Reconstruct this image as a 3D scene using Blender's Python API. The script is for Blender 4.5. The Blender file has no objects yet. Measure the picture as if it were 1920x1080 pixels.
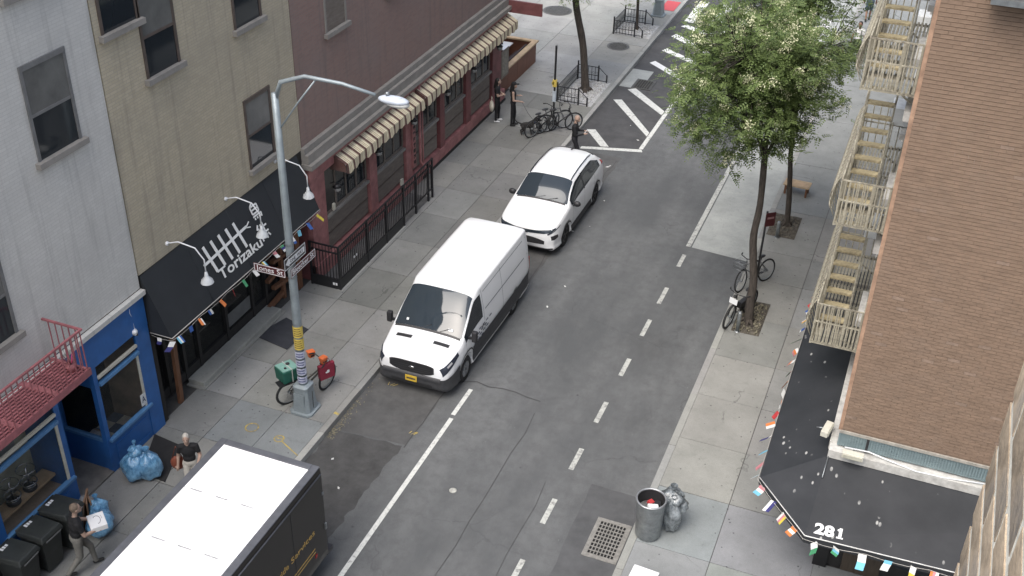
import bpy, bmesh, math, random
from mathutils import Vector, Matrix, Euler
R = math.radians
rnd = random.Random(7)
SC = bpy.context.scene
COL = SC.collection

# ------------------------------------------------------------------ camera
cam_d = bpy.data.cameras.new('camera'); cam = bpy.data.objects.new('camera', cam_d); COL.objects.link(cam)
def _basis(yaw, pitch, roll):
    d = Vector((math.sin(yaw) * math.cos(pitch), math.cos(yaw) * math.cos(pitch), math.sin(pitch)))
    r = Vector((math.cos(yaw), -math.sin(yaw), 0)); u = r.cross(d)
    r2 = r * math.cos(roll) + u * math.sin(roll); u2 = u * math.cos(roll) - r * math.sin(roll)
    return r2, u2, d
_r, _u, _d = _basis(-0.3650, -0.5691, 0.0249)
cam.matrix_world = Matrix(((_r.x, _u.x, -_d.x, 0), (_r.y, _u.y, -_d.y, 0), (_r.z, _u.z, -_d.z, 17.42), (0, 0, 0, 1)))
cam_d.sensor_width = 36; cam_d.lens = 2123.8 / 1920 * 36; cam_d.clip_start = 0.05; cam_d.clip_end = 2000
SC.camera = cam
# ------------------------------------------------------------------ sky, sun, exposure
SUN_EL, SUN_AZ = R(60), R(196)          # azimuth measured from +Y towards +X
W = bpy.data.worlds.new('World'); SC.world = W; W.use_nodes = True
_nt = W.node_tree; _nt.nodes.clear()
_o = _nt.nodes.new('ShaderNodeOutputWorld'); _b = _nt.nodes.new('ShaderNodeBackground'); _s = _nt.nodes.new('ShaderNodeTexSky')
_s.sky_type = 'NISHITA'; _s.sun_disc = False; _s.sun_elevation = SUN_EL; _s.sun_rotation = SUN_AZ
_s.air_density = 1.0; _s.dust_density = 4.0; _s.ozone_density = 0.6
_b.inputs[1].default_value = 0.15
_h = _nt.nodes.new('ShaderNodeHueSaturation'); _h.inputs['Saturation'].default_value = .68   # thin overcast: greyer than a clear sky
_nt.links.new(_s.outputs[0], _h.inputs['Color']); _nt.links.new(_h.outputs[0], _b.inputs[0]); _nt.links.new(_b.outputs[0], _o.inputs[0])
sun_d = bpy.data.lights.new('sun', 'SUN'); sun = bpy.data.objects.new('sun', sun_d); COL.objects.link(sun)
sun_d.energy = 1.5; sun_d.angle = R(48); sun_d.color = (1.0, 0.97, 0.92)
_v = Vector((math.sin(SUN_AZ) * math.cos(SUN_EL), math.cos(SUN_AZ) * math.cos(SUN_EL), math.sin(SUN_EL)))
sun.rotation_euler = _v.to_track_quat('Z', 'Y').to_euler(); sun.location = (0, 0, 60)
SC.view_settings.view_transform = 'Standard'; SC.view_settings.look = 'None'
SC.view_settings.exposure = 0.82; SC.view_settings.gamma = 1.0

# ------------------------------------------------------------------ mesh builder
class MB:
    def __init__(s): s.v = []; s.f = []; s.m = []; s.sm = []
    def add(s, vs, fs, m=0, smooth=False):
        n = len(s.v); s.v += [tuple(p) for p in vs]
        for f in fs: s.f.append(tuple(i + n for i in f)); s.m.append(m); s.sm.append(smooth)
        return s
    def box(s, x0, x1, y0, y1, z0, z1, m=0):
        return s.add([(x0,y0,z0),(x1,y0,z0),(x1,y1,z0),(x0,y1,z0),(x0,y0,z1),(x1,y0,z1),(x1,y1,z1),(x0,y1,z1)],
            [(0,3,2,1),(4,5,6,7),(0,1,5,4),(1,2,6,5),(2,3,7,6),(3,0,4,7)], m)
    def obox(s, c, size, rot=None, m=0):
        a, b, d = [q / 2 for q in size]; M = rot if rot else Matrix.Identity(3); c = Vector(c)
        P = [c + M @ Vector(p) for p in ((-a,-b,-d),(a,-b,-d),(a,b,-d),(-a,b,-d),(-a,-b,d),(a,-b,d),(a,b,d),(-a,b,d))]
        return s.add(P, [(0,3,2,1),(4,5,6,7),(0,1,5,4),(1,2,6,5),(2,3,7,6),(3,0,4,7)], m)
    def bar(s, p0, p1, w, h, m=0, up=(0,0,1)):
        p0 = Vector(p0); p1 = Vector(p1); t = (p1 - p0); L = t.length; t.normalize()
        upv = Vector(up)
        if abs(t.dot(upv)) > .98: upv = Vector((0,1,0)) if abs(t.y) < .9 else Vector((1,0,0))
        a = t.cross(upv).normalized(); b = a.cross(t)
        return s.obox((p0 + p1) / 2, (w, L, h), Matrix((a, t, b)).transposed(), m)
    def tube(s, path, r, n=8, m=0, cap=True, closed=False):
        P = [Vector(p) for p in path]; k = len(P); rs = r if isinstance(r, (list, tuple)) else [r] * k
        vs = []; fs = []; prev = None
        for i in range(k):
            if closed: t = P[(i+1) % k] - P[i-1]
            else: t = P[min(i+1, k-1)] - P[max(i-1, 0)]
            t.normalize()
            if prev is None: a = t.orthogonal().normalized()
            else:
                a = prev - t * prev.dot(t)
                a = a.normalized() if a.length > 1e-6 else t.orthogonal().normalized()
            prev = a; b = t.cross(a)
            for j in range(n):
                q = 2 * math.pi * j / n; vs.append(P[i] + (a * math.cos(q) + b * math.sin(q)) * rs[i])
        for i in range(k if closed else k - 1):
            i2 = (i + 1) % k
            for j in range(n): fs.append((i*n+j, i*n+(j+1)%n, i2*n+(j+1)%n, i2*n+j))
        if cap and not closed: fs.append(tuple(range(n))[::-1]); fs.append(tuple((k-1)*n+j for j in range(n)))
        s.add(vs, fs, m, True); return s
    def lathe(s, prof, n=16, c=(0,0,0), m=0, cap0=True, cap1=True, M=None):
        c = Vector(c); vs = []; fs = []; k = len(prof)
        for (r, z) in prof:
            for j in range(n):
                q = 2*math.pi*j/n; p = Vector((r*math.cos(q), r*math.sin(q), z)); vs.append(c + (M @ p if M else p))
        for i in range(k-1):
            for j in range(n): fs.append((i*n+j, i*n+(j+1)%n, (i+1)*n+(j+1)%n, (i+1)*n+j))
        if cap0: fs.append(tuple(range(n))[::-1])
        if cap1: fs.append(tuple((k-1)*n+j for j in range(n)))
        return s.add(vs, fs, m, True)
    def prism(s, poly, ext, m=0):
        n = len(poly); e = Vector(ext); P = [Vector(p) for p in poly]
        return s.add(P + [p + e for p in P], [tuple(range(n))[::-1], tuple(range(n, 2*n))] + [(i, (i+1)%n, n+(i+1)%n, n+i) for i in range(n)], m)
    def poly(s, pts, m=0): return s.add(pts, [tuple(range(len(pts)))], m)
    def ell(s, c, rad, nu=12, nv=8, m=0, M=None):
        c = Vector(c); vs = []; fs = []
        for i in range(nv+1):
            th = math.pi*i/nv
            for j in range(nu):
                ph = 2*math.pi*j/nu
                p = Vector((rad[0]*math.sin(th)*math.cos(ph), rad[1]*math.sin(th)*math.sin(ph), rad[2]*math.cos(th)))
                vs.append(c + (M @ p if M else p))
        for i in range(nv):
            for j in range(nu): fs.append((i*nu+j, (i+1)*nu+j, (i+1)*nu+(j+1)%nu, i*nu+(j+1)%nu))
        return s.add(vs, fs, m, True)
    def mesh(s, name, mats):
        me = bpy.data.meshes.new(name); me.from_pydata(s.v, [], s.f)
        for q in (mats if isinstance(mats, (list, tuple)) else [mats]): me.materials.append(q)
        me.polygons.foreach_set('material_index', s.m); me.polygons.foreach_set('use_smooth', s.sm)
        me.validate(); me.update(); return me
    def build(s, name, mats, parent=None, loc=(0,0,0), rot=None, bevel=0, label=None, fix=False):
        me = s.mesh(name, mats)
        if fix:
            bm = bmesh.new(); bm.from_mesh(me); bmesh.ops.remove_doubles(bm, verts=bm.verts, dist=1e-5)
            bmesh.ops.recalc_face_normals(bm, faces=bm.faces); bm.to_mesh(me); bm.free()
        return link(name, me, parent, loc, rot, bevel, label)
def link(name, me, parent=None, loc=(0,0,0), rot=None, bevel=0, label=None):
    o = bpy.data.objects.new(name, me); COL.objects.link(o); o.parent = parent; o.location = loc
    if rot: o.rotation_euler = rot
    if bevel:
        b = o.modifiers.new('bevel', 'BEVEL'); b.width = bevel; b.segments = 2; b.limit_method = 'ANGLE'; b.angle_limit = R(40)
    if label: o['label'] = label
    return o
def tag(o, label, cat, group=None):
    o['label'] = label; o['category'] = cat
    if group: o['group'] = group
    return o
def thing(name, label, cat, loc=(0,0,0), rotz=0, group=None):
    o = bpy.data.objects.new(name, None); COL.objects.link(o); o.location = loc; o.rotation_euler = (0,0,rotz)
    o.empty_display_size = .2
    return tag(o, label, cat, group)
def struct(o): o['kind'] = 'structure'; return o
def stuff(o): o['kind'] = 'stuff'; return o
def dup(root, loc, rotz, label=None, group=None):
    r = root.copy(); COL.objects.link(r); r.location = loc; r.rotation_euler = (0,0,rotz)
    if label: r['label'] = label
    if group: r['group'] = group
    for ch in list(root.children):
        c = ch.copy(); COL.objects.link(c); c.parent = r
        for g in list(ch.children):
            d = g.copy(); COL.objects.link(d); d.parent = c
    return r
def text_mesh(body, size, mat, extrude=0.002, shear=0, spacing=1.0, width=None, offset=0):
    cu = bpy.data.curves.new('txt', 'FONT'); cu.body = body; cu.size = size; cu.extrude = extrude; cu.shear = shear
    cu.space_character = spacing; cu.resolution_u = 3; cu.offset = offset
    o = bpy.data.objects.new('txt', cu); COL.objects.link(o)
    dg = bpy.context.evaluated_depsgraph_get(); dg.update()
    me = bpy.data.meshes.new_from_object(o.evaluated_get(dg)); bpy.data.objects.remove(o); bpy.data.curves.remove(cu)
    me.materials.clear(); me.materials.append(mat)
    xs = [v.co.x for v in me.vertices]
    if width and xs:
        k = width / (max(xs) - min(xs)); x0 = min(xs)
        for v in me.vertices: v.co.x = (v.co.x - x0) * k
    me.update(); return me
def text_on(name, body, size, mat, origin, xdir, ydir, parent, width=None, label=None, shear=0, offset=0, extrude=.002):
    me = text_mesh(body, size, mat, width=width, shear=shear, offset=offset, extrude=extrude)
    x = Vector(xdir).normalized(); y = Vector(ydir); y = (y - x * y.dot(x)).normalized(); z = x.cross(y)
    Mx = Matrix((x, y, z)).transposed(); o0 = Vector(origin)
    for v in me.vertices: v.co = o0 + Mx @ v.co
    return link(name, me, parent, label=label)

# ------------------------------------------------------------------ materials
def _new(name):
    m = bpy.data.materials.new(name); m.use_nodes = True; nt = m.node_tree
    return m, nt, nt.nodes['Principled BSDF'], nt.links
def N(nt, t, **kw):
    n = nt.nodes.new(t)
    for k, v in kw.items():
        if k.startswith('i_'):
            n.inputs[k[2:].replace('_', ' ')].default_value = v
        else: setattr(n, k, v)
    return n
def coords(nt, world=False):
    if world: return N(nt, 'ShaderNodeNewGeometry').outputs['Position']
    return N(nt, 'ShaderNodeTexCoord').outputs['Object']
def noise(nt, L, co, scale, detail=4, rough=.6, stretch=None):
    n = N(nt, 'ShaderNodeTexNoise'); n.inputs['Scale'].default_value = scale; n.inputs['Detail'].default_value = detail; n.inputs['Roughness'].default_value = rough
    if stretch:
        mp = N(nt, 'ShaderNodeMapping'); mp.inputs['Scale'].default_value = stretch; L.new(co, mp.inputs[0]); co = mp.outputs[0]
    L.new(co, n.inputs['Vector']); return n.outputs[0]
def ramp(nt, L, fac, a, b, c0=(0,0,0,1), c1=(1,1,1,1)):
    r = N(nt, 'ShaderNodeValToRGB'); r.color_ramp.elements[0].position = a; r.color_ramp.elements[1].position = b
    r.color_ramp.elements[0].color = c0; r.color_ramp.elements[1].color = c1; L.new(fac, r.inputs[0]); return r.outputs[0]
def mixc(nt, L, fac, a, b, mode='MIX'):
    n = N(nt, 'ShaderNodeMix', data_type='RGBA', blend_type=mode)
    for sock, v in ((0, fac), (6, a), (7, b)):
        if hasattr(v, 'links') or hasattr(v, 'is_linked'): L.new(v, n.inputs[sock])
        else: n.inputs[sock].default_value = v if sock == 0 else (tuple(v) + (1,))[:4]
    return n.outputs[2]
def bump(nt, L, p, h, strength=.3, dist=.01):
    b = N(nt, 'ShaderNodeBump'); b.inputs['Strength'].default_value = strength; b.inputs['Distance'].default_value = dist
    L.new(h, b.inputs['Height']); L.new(b.outputs[0], p.inputs['Normal'])
def mat(name, col, rough=.6, metal=0, var=.18, scale=5, bmp=0, bscale=40, world=False, dirt=None, dirt_amt=.5, objrand=0, spec=None, coat=0, stretch=None):
    m, nt, p, L = _new(name); co = coords(nt, world)
    n1 = noise(nt, L, co, scale, 5, .65, stretch)
    lo = tuple(max(0, c * (1 - var)) for c in col); hi = tuple(min(1, c * (1 + var)) for c in col)
    c = mixc(nt, L, ramp(nt, L, n1, .3, .7), lo, hi)
    if dirt:
        n2 = noise(nt, L, co, scale * .37 + .3, 6, .7)
        f = ramp(nt, L, n2, .5, .72, (0,0,0,1), (dirt_amt,)*3 + (1,)); c = mixc(nt, L, f, c, dirt)
    if objrand:
        oi = N(nt, 'ShaderNodeObjectInfo'); mm = N(nt, 'ShaderNodeMapRange'); mm.inputs[3].default_value = 1 - objrand; mm.inputs[4].default_value = 1 + objrand
        L.new(oi.outputs['Random'], mm.inputs[0]); c = mixc(nt, L, 1.0, c, mm.outputs[0], 'MULTIPLY')
    L.new(c, p.inputs['Base Color']); p.inputs['Roughness'].default_value = rough; p.inputs['Metallic'].default_value = metal
    if spec is not None: p.inputs['Specular IOR Level'].default_value = spec
    if coat: p.inputs['Coat Weight'].default_value = coat; p.inputs['Coat Roughness'].default_value = .05
    if bmp: bump(nt, L, p, noise(nt, L, co, bscale, 3), bmp, .01)
    return m
def glassy(name, col=(.02,.025,.03), rough=.05, alpha=None):
    m, nt, p, L = _new(name); p.inputs['Base Color'].default_value = col + (1,); p.inputs['Roughness'].default_value = rough
    p.inputs['Specular IOR Level'].default_value = .6
    if alpha is not None: p.inputs['Alpha'].default_value = alpha
    return m

def m_asphalt():
    m, nt, p, L = _new('asphalt'); co = coords(nt, True)
    big = noise(nt, L, co, .5, 6, .62, (1, .35, 1)); mid = noise(nt, L, co, 3.2, 6, .7); fine = noise(nt, L, co, 95, 3, .6)
    c = mixc(nt, L, ramp(nt, L, big, .38, .62), (.079,.083,.086), (.130,.134,.136))
    c = mixc(nt, L, ramp(nt, L, mid, .42, .70, (0,0,0,1), (.6,.6,.6,1)), c, (.072,.074,.076))
    sm = noise(nt, L, co, .3, 9, .72, (1,.5,1)); c = mixc(nt, L, ramp(nt, L, sm, .55, .66, (0,0,0,1), (.45,.45,.45,1)), c, (.058,.059,.060))
    c = mixc(nt, L, ramp(nt, L, fine, .35, .7, (.72,.72,.72,1), (1.25,1.25,1.25,1)), (0,0,0), c) if False else mixc(nt, L, 1.0, c, ramp(nt, L, fine, .3, .72, (.62,.62,.62,1), (1.45,1.45,1.45,1)), 'MULTIPLY')
    # oil drips and dark blots
    v = N(nt, 'ShaderNodeTexVoronoi'); v.inputs['Scale'].default_value = 2.1; L.new(co, v.inputs['Vector'])
    f = ramp(nt, L, v.outputs['Distance'], .045, .075, (.75,.75,.75,1), (0,0,0,1))
    msk = ramp(nt, L, noise(nt, L, co, .8, 2), .52, .6); f = mixc(nt, L, 1.0, f, msk, 'MULTIPLY')
    c = mixc(nt, L, f, c, (.03,.03,.032))
    # pale specks
    v2 = N(nt, 'ShaderNodeTexVoronoi'); v2.inputs['Scale'].default_value = 3.3; L.new(co, v2.inputs['Vector'])
    f2 = ramp(nt, L, v2.outputs['Distance'], .02, .04, (.5,.5,.5,1), (0,0,0,1)); c = mixc(nt, L, f2, c, (.3,.3,.29))
    # cracks
    wv = N(nt, 'ShaderNodeTexNoise'); wv.inputs['Scale'].default_value = 1.7; wv.inputs['Detail'].default_value = 5; L.new(co, wv.inputs['Vector'])
    ad = N(nt, 'ShaderNodeVectorMath', operation='ADD'); sc = N(nt, 'ShaderNodeVectorMath', operation='SCALE'); sc.inputs['Scale'].default_value = .8
    L.new(wv.outputs['Color'], sc.inputs[0]); L.new(co, ad.inputs[0]); L.new(sc.outputs[0], ad.inputs[1])
    v3 = N(nt, 'ShaderNodeTexVoronoi', feature='DISTANCE_TO_EDGE'); v3.inputs['Scale'].default_value = .23; L.new(ad.outputs[0], v3.inputs['Vector'])
    f3 = ramp(nt, L, v3.outputs['Distance'], .0015, .0045, (.35,.35,.35,1), (0,0,0,1))
    f3 = mixc(nt, L, 1.0, f3, ramp(nt, L, noise(nt, L, co, .45, 3), .45, .6), 'MULTIPLY')
    c = mixc(nt, L, f3, c, (.035,.035,.036))
    L.new(c, p.inputs['Base Color']); p.inputs['Roughness'].default_value = .85; bump(nt, L, p, fine, .35, .006)
    return m
def m_concrete(name, a=(.235,.237,.225), b=(.33,.33,.315), gum=True, rand=.16):
    m, nt, p, L = _new(name); co = coords(nt, True)
    big = noise(nt, L, co, .9, 6, .68); fine = noise(nt, L, co, 60, 4, .7); mid = noise(nt, L, co, 6, 5, .7)
    c = mixc(nt, L, ramp(nt, L, big, .3, .7), a, b)
    c = mixc(nt, L, 1.0, c, ramp(nt, L, fine, .3, .7, (.82,.82,.82,1), (1.14,1.14,1.14,1)), 'MULTIPLY')
    c = mixc(nt, L, ramp(nt, L, mid, .55, .8, (0,0,0,1), (.45,.45,.45,1)), c, (.15,.15,.145))
    if gum:
        v = N(nt, 'ShaderNodeTexVoronoi'); v.inputs['Scale'].default_value = 4.6; L.new(co, v.inputs['Vector'])
        f = ramp(nt, L, v.outputs['Distance'], .075, .11, (.8,.8,.8,1), (0,0,0,1))
        f = mixc(nt, L, 1.0, f, ramp(nt, L, noise(nt, L, co, 1.9, 2), .34, .42), 'MULTIPLY'); c = mixc(nt, L, f, c, (.055,.055,.055))
        v4 = N(nt, 'ShaderNodeTexVoronoi', feature='DISTANCE_TO_EDGE'); v4.inputs['Scale'].default_value = .55; wn = N(nt, 'ShaderNodeTexNoise'); wn.inputs['Scale'].default_value = 2.2; wn.inputs['Detail'].default_value = 6; L.new(co, wn.inputs['Vector']); sc4 = N(nt, 'ShaderNodeVectorMath', operation='SCALE'); sc4.inputs['Scale'].default_value = .7; ad4 = N(nt, 'ShaderNodeVectorMath', operation='ADD'); L.new(wn.outputs['Color'], sc4.inputs[0]); L.new(co, ad4.inputs[0]); L.new(sc4.outputs[0], ad4.inputs[1]); L.new(ad4.outputs[0], v4.inputs['Vector'])
        f4 = mixc(nt, L, 1.0, ramp(nt, L, v4.outputs['Distance'], .004, .010, (.5,.5,.5,1), (0,0,0,1)), ramp(nt, L, noise(nt, L, co, .6, 3), .57, .64), 'MULTIPLY'); c = mixc(nt, L, f4, c, (.07,.07,.068))
    oi = N(nt, 'ShaderNodeObjectInfo'); c = mixc(nt, L, 1.0, c, oi.outputs['Color'], 'MULTIPLY')
    L.new(c, p.inputs['Base Color']); p.inputs['Roughness'].default_value = .88; bump(nt, L, p, fine, .25, .005)
    return m
def m_paint(name, col=(.72,.73,.70), wear=.5):
    m, nt, p, L = _new(name); co = coords(nt, True)
    n1 = noise(nt, L, co, 9, 6, .75); n2 = noise(nt, L, co, 1.1, 3)
    f = mixc(nt, L, 1.0, ramp(nt, L, n1, wear + .02, wear + .16), ramp(nt, L, n2, .35, .7, (.35,.35,.35,1), (1,1,1,1)), 'MULTIPLY')
    c = mixc(nt, L, f, col, (.14,.14,.14)); n3 = noise(nt, L, co, 30, 3); c = mixc(nt, L, 1.0, c, ramp(nt, L, n3, .3, .7, (.85,.85,.85,1), (1.05,1.05,1.05,1)), 'MULTIPLY')
    L.new(c, p.inputs['Base Color']); p.inputs['Roughness'].default_value = .7; return m
def m_leaf(name, a, b, trans=.35):
    m, nt, p, L = _new(name); g = N(nt, 'ShaderNodeNewGeometry'); co = g.outputs['Position']
    c = mixc(nt, L, g.outputs['Random Per Island'], a, b)
    c = mixc(nt, L, ramp(nt, L, noise(nt, L, co, 1.1, 3), .4, .65, (0,0,0,1), (.6,.6,.6,1)), c, tuple(x * 1.35 for x in b))
    L.new(c, p.inputs['Base Color']); p.inputs['Roughness'].default_value = .55
    t = N(nt, 'ShaderNodeBsdfTranslucent'); L.new(c, t.inputs[0]); ms = N(nt, 'ShaderNodeMixShader'); ms.inputs[0].default_value = trans
    L.new(p.outputs[0], ms.inputs[1]); L.new(t.outputs[0], ms.inputs[2]); L.new(ms.outputs[0], nt.nodes['Material Output'].inputs[0])
    return m
def m_stripe(name):   # woven awning canvas: cream, brown and tan bands across local Y
    m, nt, p, L = _new(name); co = coords(nt); s = N(nt, 'ShaderNodeSeparateXYZ'); L.new(co, s.inputs[0])
    mu = N(nt, 'ShaderNodeMath', operation='MULTIPLY'); mu.inputs[1].default_value = 1 / .36; L.new(s.outputs[1], mu.inputs[0])
    fr = N(nt, 'ShaderNodeMath', operation='FRACT'); L.new(mu.outputs[0], fr.inputs[0])
    r = N(nt, 'ShaderNodeValToRGB'); r.color_ramp.interpolation = 'CONSTANT'; L.new(fr.outputs[0], r.inputs[0])
    cream, tan, brown = (.74,.68,.50,1), (.42,.32,.19,1), (.11,.05,.042,1)
    els = [(0, brown), (.30, cream), (.42, tan), (.50, cream), (.62, tan), (.70, cream), (.90, tan), (.95, cream)]
    r.color_ramp.elements[0].position = 0; r.color_ramp.elements[0].color = brown; r.color_ramp.elements[1].position = .3; r.color_ramp.elements[1].color = cream
    for q, cc in els[2:]:
        e = r.color_ramp.elements.new(q); e.color = cc
    c = mixc(nt, L, ramp(nt, L, noise(nt, L, co, 2.5, 5, .7), .4, .75, (0,0,0,1), (.4,.4,.4,1)), r.outputs[0], (.2,.18,.15))
    L.new(c, p.inputs['Base Color']); p.inputs['Roughness'].default_value = .9; return m
def m_canvas(name):  # black awning canvas with dust and droppings
    m, nt, p, L = _new(name); co = coords(nt, True)
    c = mixc(nt, L, ramp(nt, L, noise(nt, L, co, 1.2, 5, .6), .35, .75), (.018,.020,.023), (.032,.034,.038))
    v = N(nt, 'ShaderNodeTexVoronoi'); v.inputs['Scale'].default_value = 4.2
    mp = N(nt, 'ShaderNodeMapping'); mp.inputs['Scale'].default_value = (1.5, .75, 1); L.new(co, mp.inputs[0]); L.new(mp.outputs[0], v.inputs['Vector'])
    f = ramp(nt, L, v.outputs['Distance'], .13, .19, (.85,.85,.85,1), (0,0,0,1)); f = mixc(nt, L, 1.0, f, ramp(nt, L, noise(nt, L, co, 1.6, 2), .5, .6), 'MULTIPLY')
    c = mixc(nt, L, f, c, (.42,.42,.40)); L.new(c, p.inputs['Base Color']); p.inputs['Roughness'].default_value = .62; return m

def m_wall(name, a, b, mort, streak):   # weathered brickwork on walls facing the street, too far off to part the bricks
    m, nt, p, L = _new(name); co = coords(nt, True); s = N(nt, 'ShaderNodeSeparateXYZ'); L.new(co, s.inputs[0]); cb = N(nt, 'ShaderNodeCombineXYZ'); L.new(s.outputs[1], cb.inputs[0]); L.new(s.outputs[2], cb.inputs[1])
    br = N(nt, 'ShaderNodeTexBrick'); br.inputs['Scale'].default_value = 1.0; br.inputs['Brick Width'].default_value = .21; br.inputs['Row Height'].default_value = .068; br.inputs['Mortar Size'].default_value = .006; br.inputs['Bias'].default_value = -.2
    br.inputs['Color1'].default_value = a + (1,); br.inputs['Color2'].default_value = b + (1,); br.inputs['Mortar'].default_value = mort + (1,); L.new(cb.outputs[0], br.inputs['Vector'])
    c = mixc(nt, L, ramp(nt, L, noise(nt, L, co, .7, 6, .65), .4, .75, (0,0,0,1), (.45,.45,.45,1)), br.outputs[0], streak)
    c = mixc(nt, L, ramp(nt, L, noise(nt, L, co, 1.0, 5, .7, (1,3.5,.22)), .52, .72, (0,0,0,1), (.5,.5,.5,1)), c, tuple(x*.62 for x in streak))
    L.new(c, p.inputs['Base Color']); p.inputs['Roughness'].default_value = .9; bump(nt, L, p, br.outputs['Fac'], -.4, .006); return m
A_ASPH = m_asphalt(); A_CONC = m_concrete('sidewalk concrete'); A_KERB = m_concrete('kerb concrete', (.25,.25,.24), (.36,.36,.34), False)
A_LANE = m_concrete('road concrete', (.27,.285,.275), (.40,.415,.40), False)
A_PATCH = mat('patched asphalt', (.058,.058,.058), .85, var=.3, scale=2.2, bmp=.3, bscale=80, world=True, dirt=(.095,.095,.093), dirt_amt=.6)
A_PATCH2 = mat('grey patched asphalt', (.075,.077,.08), .85, var=.22, scale=1.8, bmp=.3, bscale=80, world=True)
A_PAINT = m_paint('road paint', (.62,.63,.60), wear=.50); A_OLD = m_paint('worn road paint', (.47,.48,.45), wear=.44); A_PAINT_NEW = m_paint('fresh road paint', (.8,.8,.79), .62); A_YEL = m_paint('yellow spray paint', (.55,.42,.10), .40)
A_RED = m_paint('red warning surface', (.55,.09,.10), .6)
A_DIRT = mat('pit soil', (.085,.075,.06), .95, var=.5, scale=14, bmp=.8, bscale=30, world=True, dirt=(.16,.15,.12))
A_GRAVEL = mat('white gravel', (.42,.42,.42), .9, var=.5, scale=25, bmp=1.0, bscale=30, world=True, dirt=(.16,.15,.14))
BLACKM = mat('black painted iron', (.016,.016,.018), .45, var=.3, scale=20)
DARKM = mat('dark metal', (.05,.05,.055), .5, .3)
STEEL = mat('galvanised steel', (.30,.32,.33), .42, .75, var=.22, scale=9, bmp=.1)
POLEM = mat('grey pole paint', (.26,.30,.32), .45, .25, var=.15, scale=4, dirt=(.16,.17,.17), dirt_amt=.4)
WHITE = mat('white paint', (.78,.79,.80), .3, var=.03, scale=1.2, coat=.4)
RUBBER = mat('tyre rubber', (.022,.022,.023), .85, var=.25, scale=30)
PLASTB = mat('black plastic', (.025,.025,.027), .5, var=.15, scale=14)
GLASS = glassy('window glass'); GLASSB = glassy('bluish glass', (.03,.04,.05), .03)
WOOD = mat('brown timber', (.16,.075,.04), .7, var=.35, scale=3, stretch=(8,8,1), bmp=.2)
WOODL = mat('pale timber', (.50,.36,.22), .65, var=.25, scale=3, stretch=(1,1,8))
SKIN = mat('skin', (.40,.275,.215), .55, var=.06); SKIN2 = mat('brown skin', (.22,.12,.08), .55, var=.06)
CHROME = mat('chrome', (.6,.6,.6), .15, 1, var=.05)
# ================================================================== GROUND, ROAD, PAVEMENTS
struct(MB().add([(-600,-600,-.03),(600,-600,-.03),(600,600,-.03),(-600,600,-.03)], [(0,1,2,3)]).build('ground', mat('far ground', (.12,.12,.12), .9, var=.2, scale=.4, world=True)))
XL, XR, KH = -11.35, -3.77, .15
road = struct(MB().add([(XL-.05,-40,0),(XR+.05,-40,0),(XR+.05,160,0),(XL-.05,160,0)], [(0,1,2,3)]).build('road', A_ASPH))
struct(MB().add([(XR+.05,2.6,0),(60,2.6,0),(60,11.6,0),(XR+.05,11.6,0)], [(0,1,2,3)]).build('side_road', A_ASPH))
def sheet(name, pts, z, m, parent=road): return MB().add([(p[0], p[1], z) for p in pts], [tuple(range(len(pts)))]).build(name, m, parent, fix=True)
def ragged(pts, amp, step, seed):
    q = random.Random(seed); out = []
    for i in range(len(pts)):
        a = Vector(pts[i]); b = Vector(pts[(i+1) % len(pts)]); n = max(1, int((b-a).length / step)); t = (b-a).normalized(); nn = Vector((-t.y, t.x))
        for k in range(n):
            p = a + (b-a) * k / n
            if k: p = p + nn * q.uniform(-amp, amp)
            out.append((p.x, p.y))
    return out
sheet('asphalt_patch', ragged([(-11.33,11.0),(-9.75,11.0),(-9.62,15.2),(-9.55,18.05),(-11.33,17.95)], .05, .14, 1), .004, A_PATCH)
sheet('asphalt_patch', ragged([(-4.95,14.0),(-3.8,14.0),(-3.8,18.5),(-5.05,18.55)], .02, .25, 2), .004, A_PATCH2)
sheet('asphalt_patch', ragged([(-11.33,18.0),(-9.5,18.1),(-9.35,24.0),(-9.3,34.8),(-11.33,34.8)], .03, .3, 3), .004, mat('worn parking asphalt', (.088,.088,.088), .88, var=.28, scale=1.6, bmp=.3, bscale=70, world=True, dirt=(.05,.05,.05), dirt_amt=.55))
sheet('asphalt_patch', ragged([(-11.33,35.0),(-8.95,35.7),(-8.95,60.0),(-11.33,60.0)], .02, .4, 4), .004, mat('dark kerbside asphalt', (.066,.066,.068), .88, var=.25, scale=1.8, bmp=.3, bscale=70, world=True, dirt=(.1,.1,.1), dirt_amt=.5))
sheet('concrete_strip', [(-11.33,41.0),(-10.45,41.0),(-10.45,43.0),(-11.33,43.0)], .008, A_LANE)
lane = sheet('concrete_lane', [(-5.55,29.75),(-3.8,29.60),(-3.8,120),(-5.55,120)], .004, A_LANE)
# painted markings
def mark(name, pts, m=A_PAINT): return sheet(name, pts, .010, m)
def strip(name, x, y0, y1, w, m=A_PAINT): return mark(name, [(x-w/2,y0),(x+w/2,y0),(x+w/2,y1),(x-w/2,y1)], m)
strip('lane_line', -8.9, 8.0, 19.42, .11); strip('lane_line', -8.92, 19.55, 20.65, .11)
DASH = ((11.2,12.0),(13.1,13.9),(15.0,15.8),(16.94,17.76),(18.81,19.6),(20.64,21.5),(22.67,23.47),(24.6,25.44),(26.31,27.22),(28.48,29.23))
for y0, y1 in DASH: strip('lane_dash', -5.64, y0, y1, .12, A_OLD)
for k in range(9): strip('edge_line', -5.66, 29.75 + k*6.0, 35.7 + k*6.0, .14, A_OLD)
mark('hatch_border', [(-10.9,34.92),(-8.78,35.52),(-8.87,35.72),(-10.9,35.12)], A_PAINT)
strip('hatch_border', -8.9, 35.74, 49.0, .15)
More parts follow.
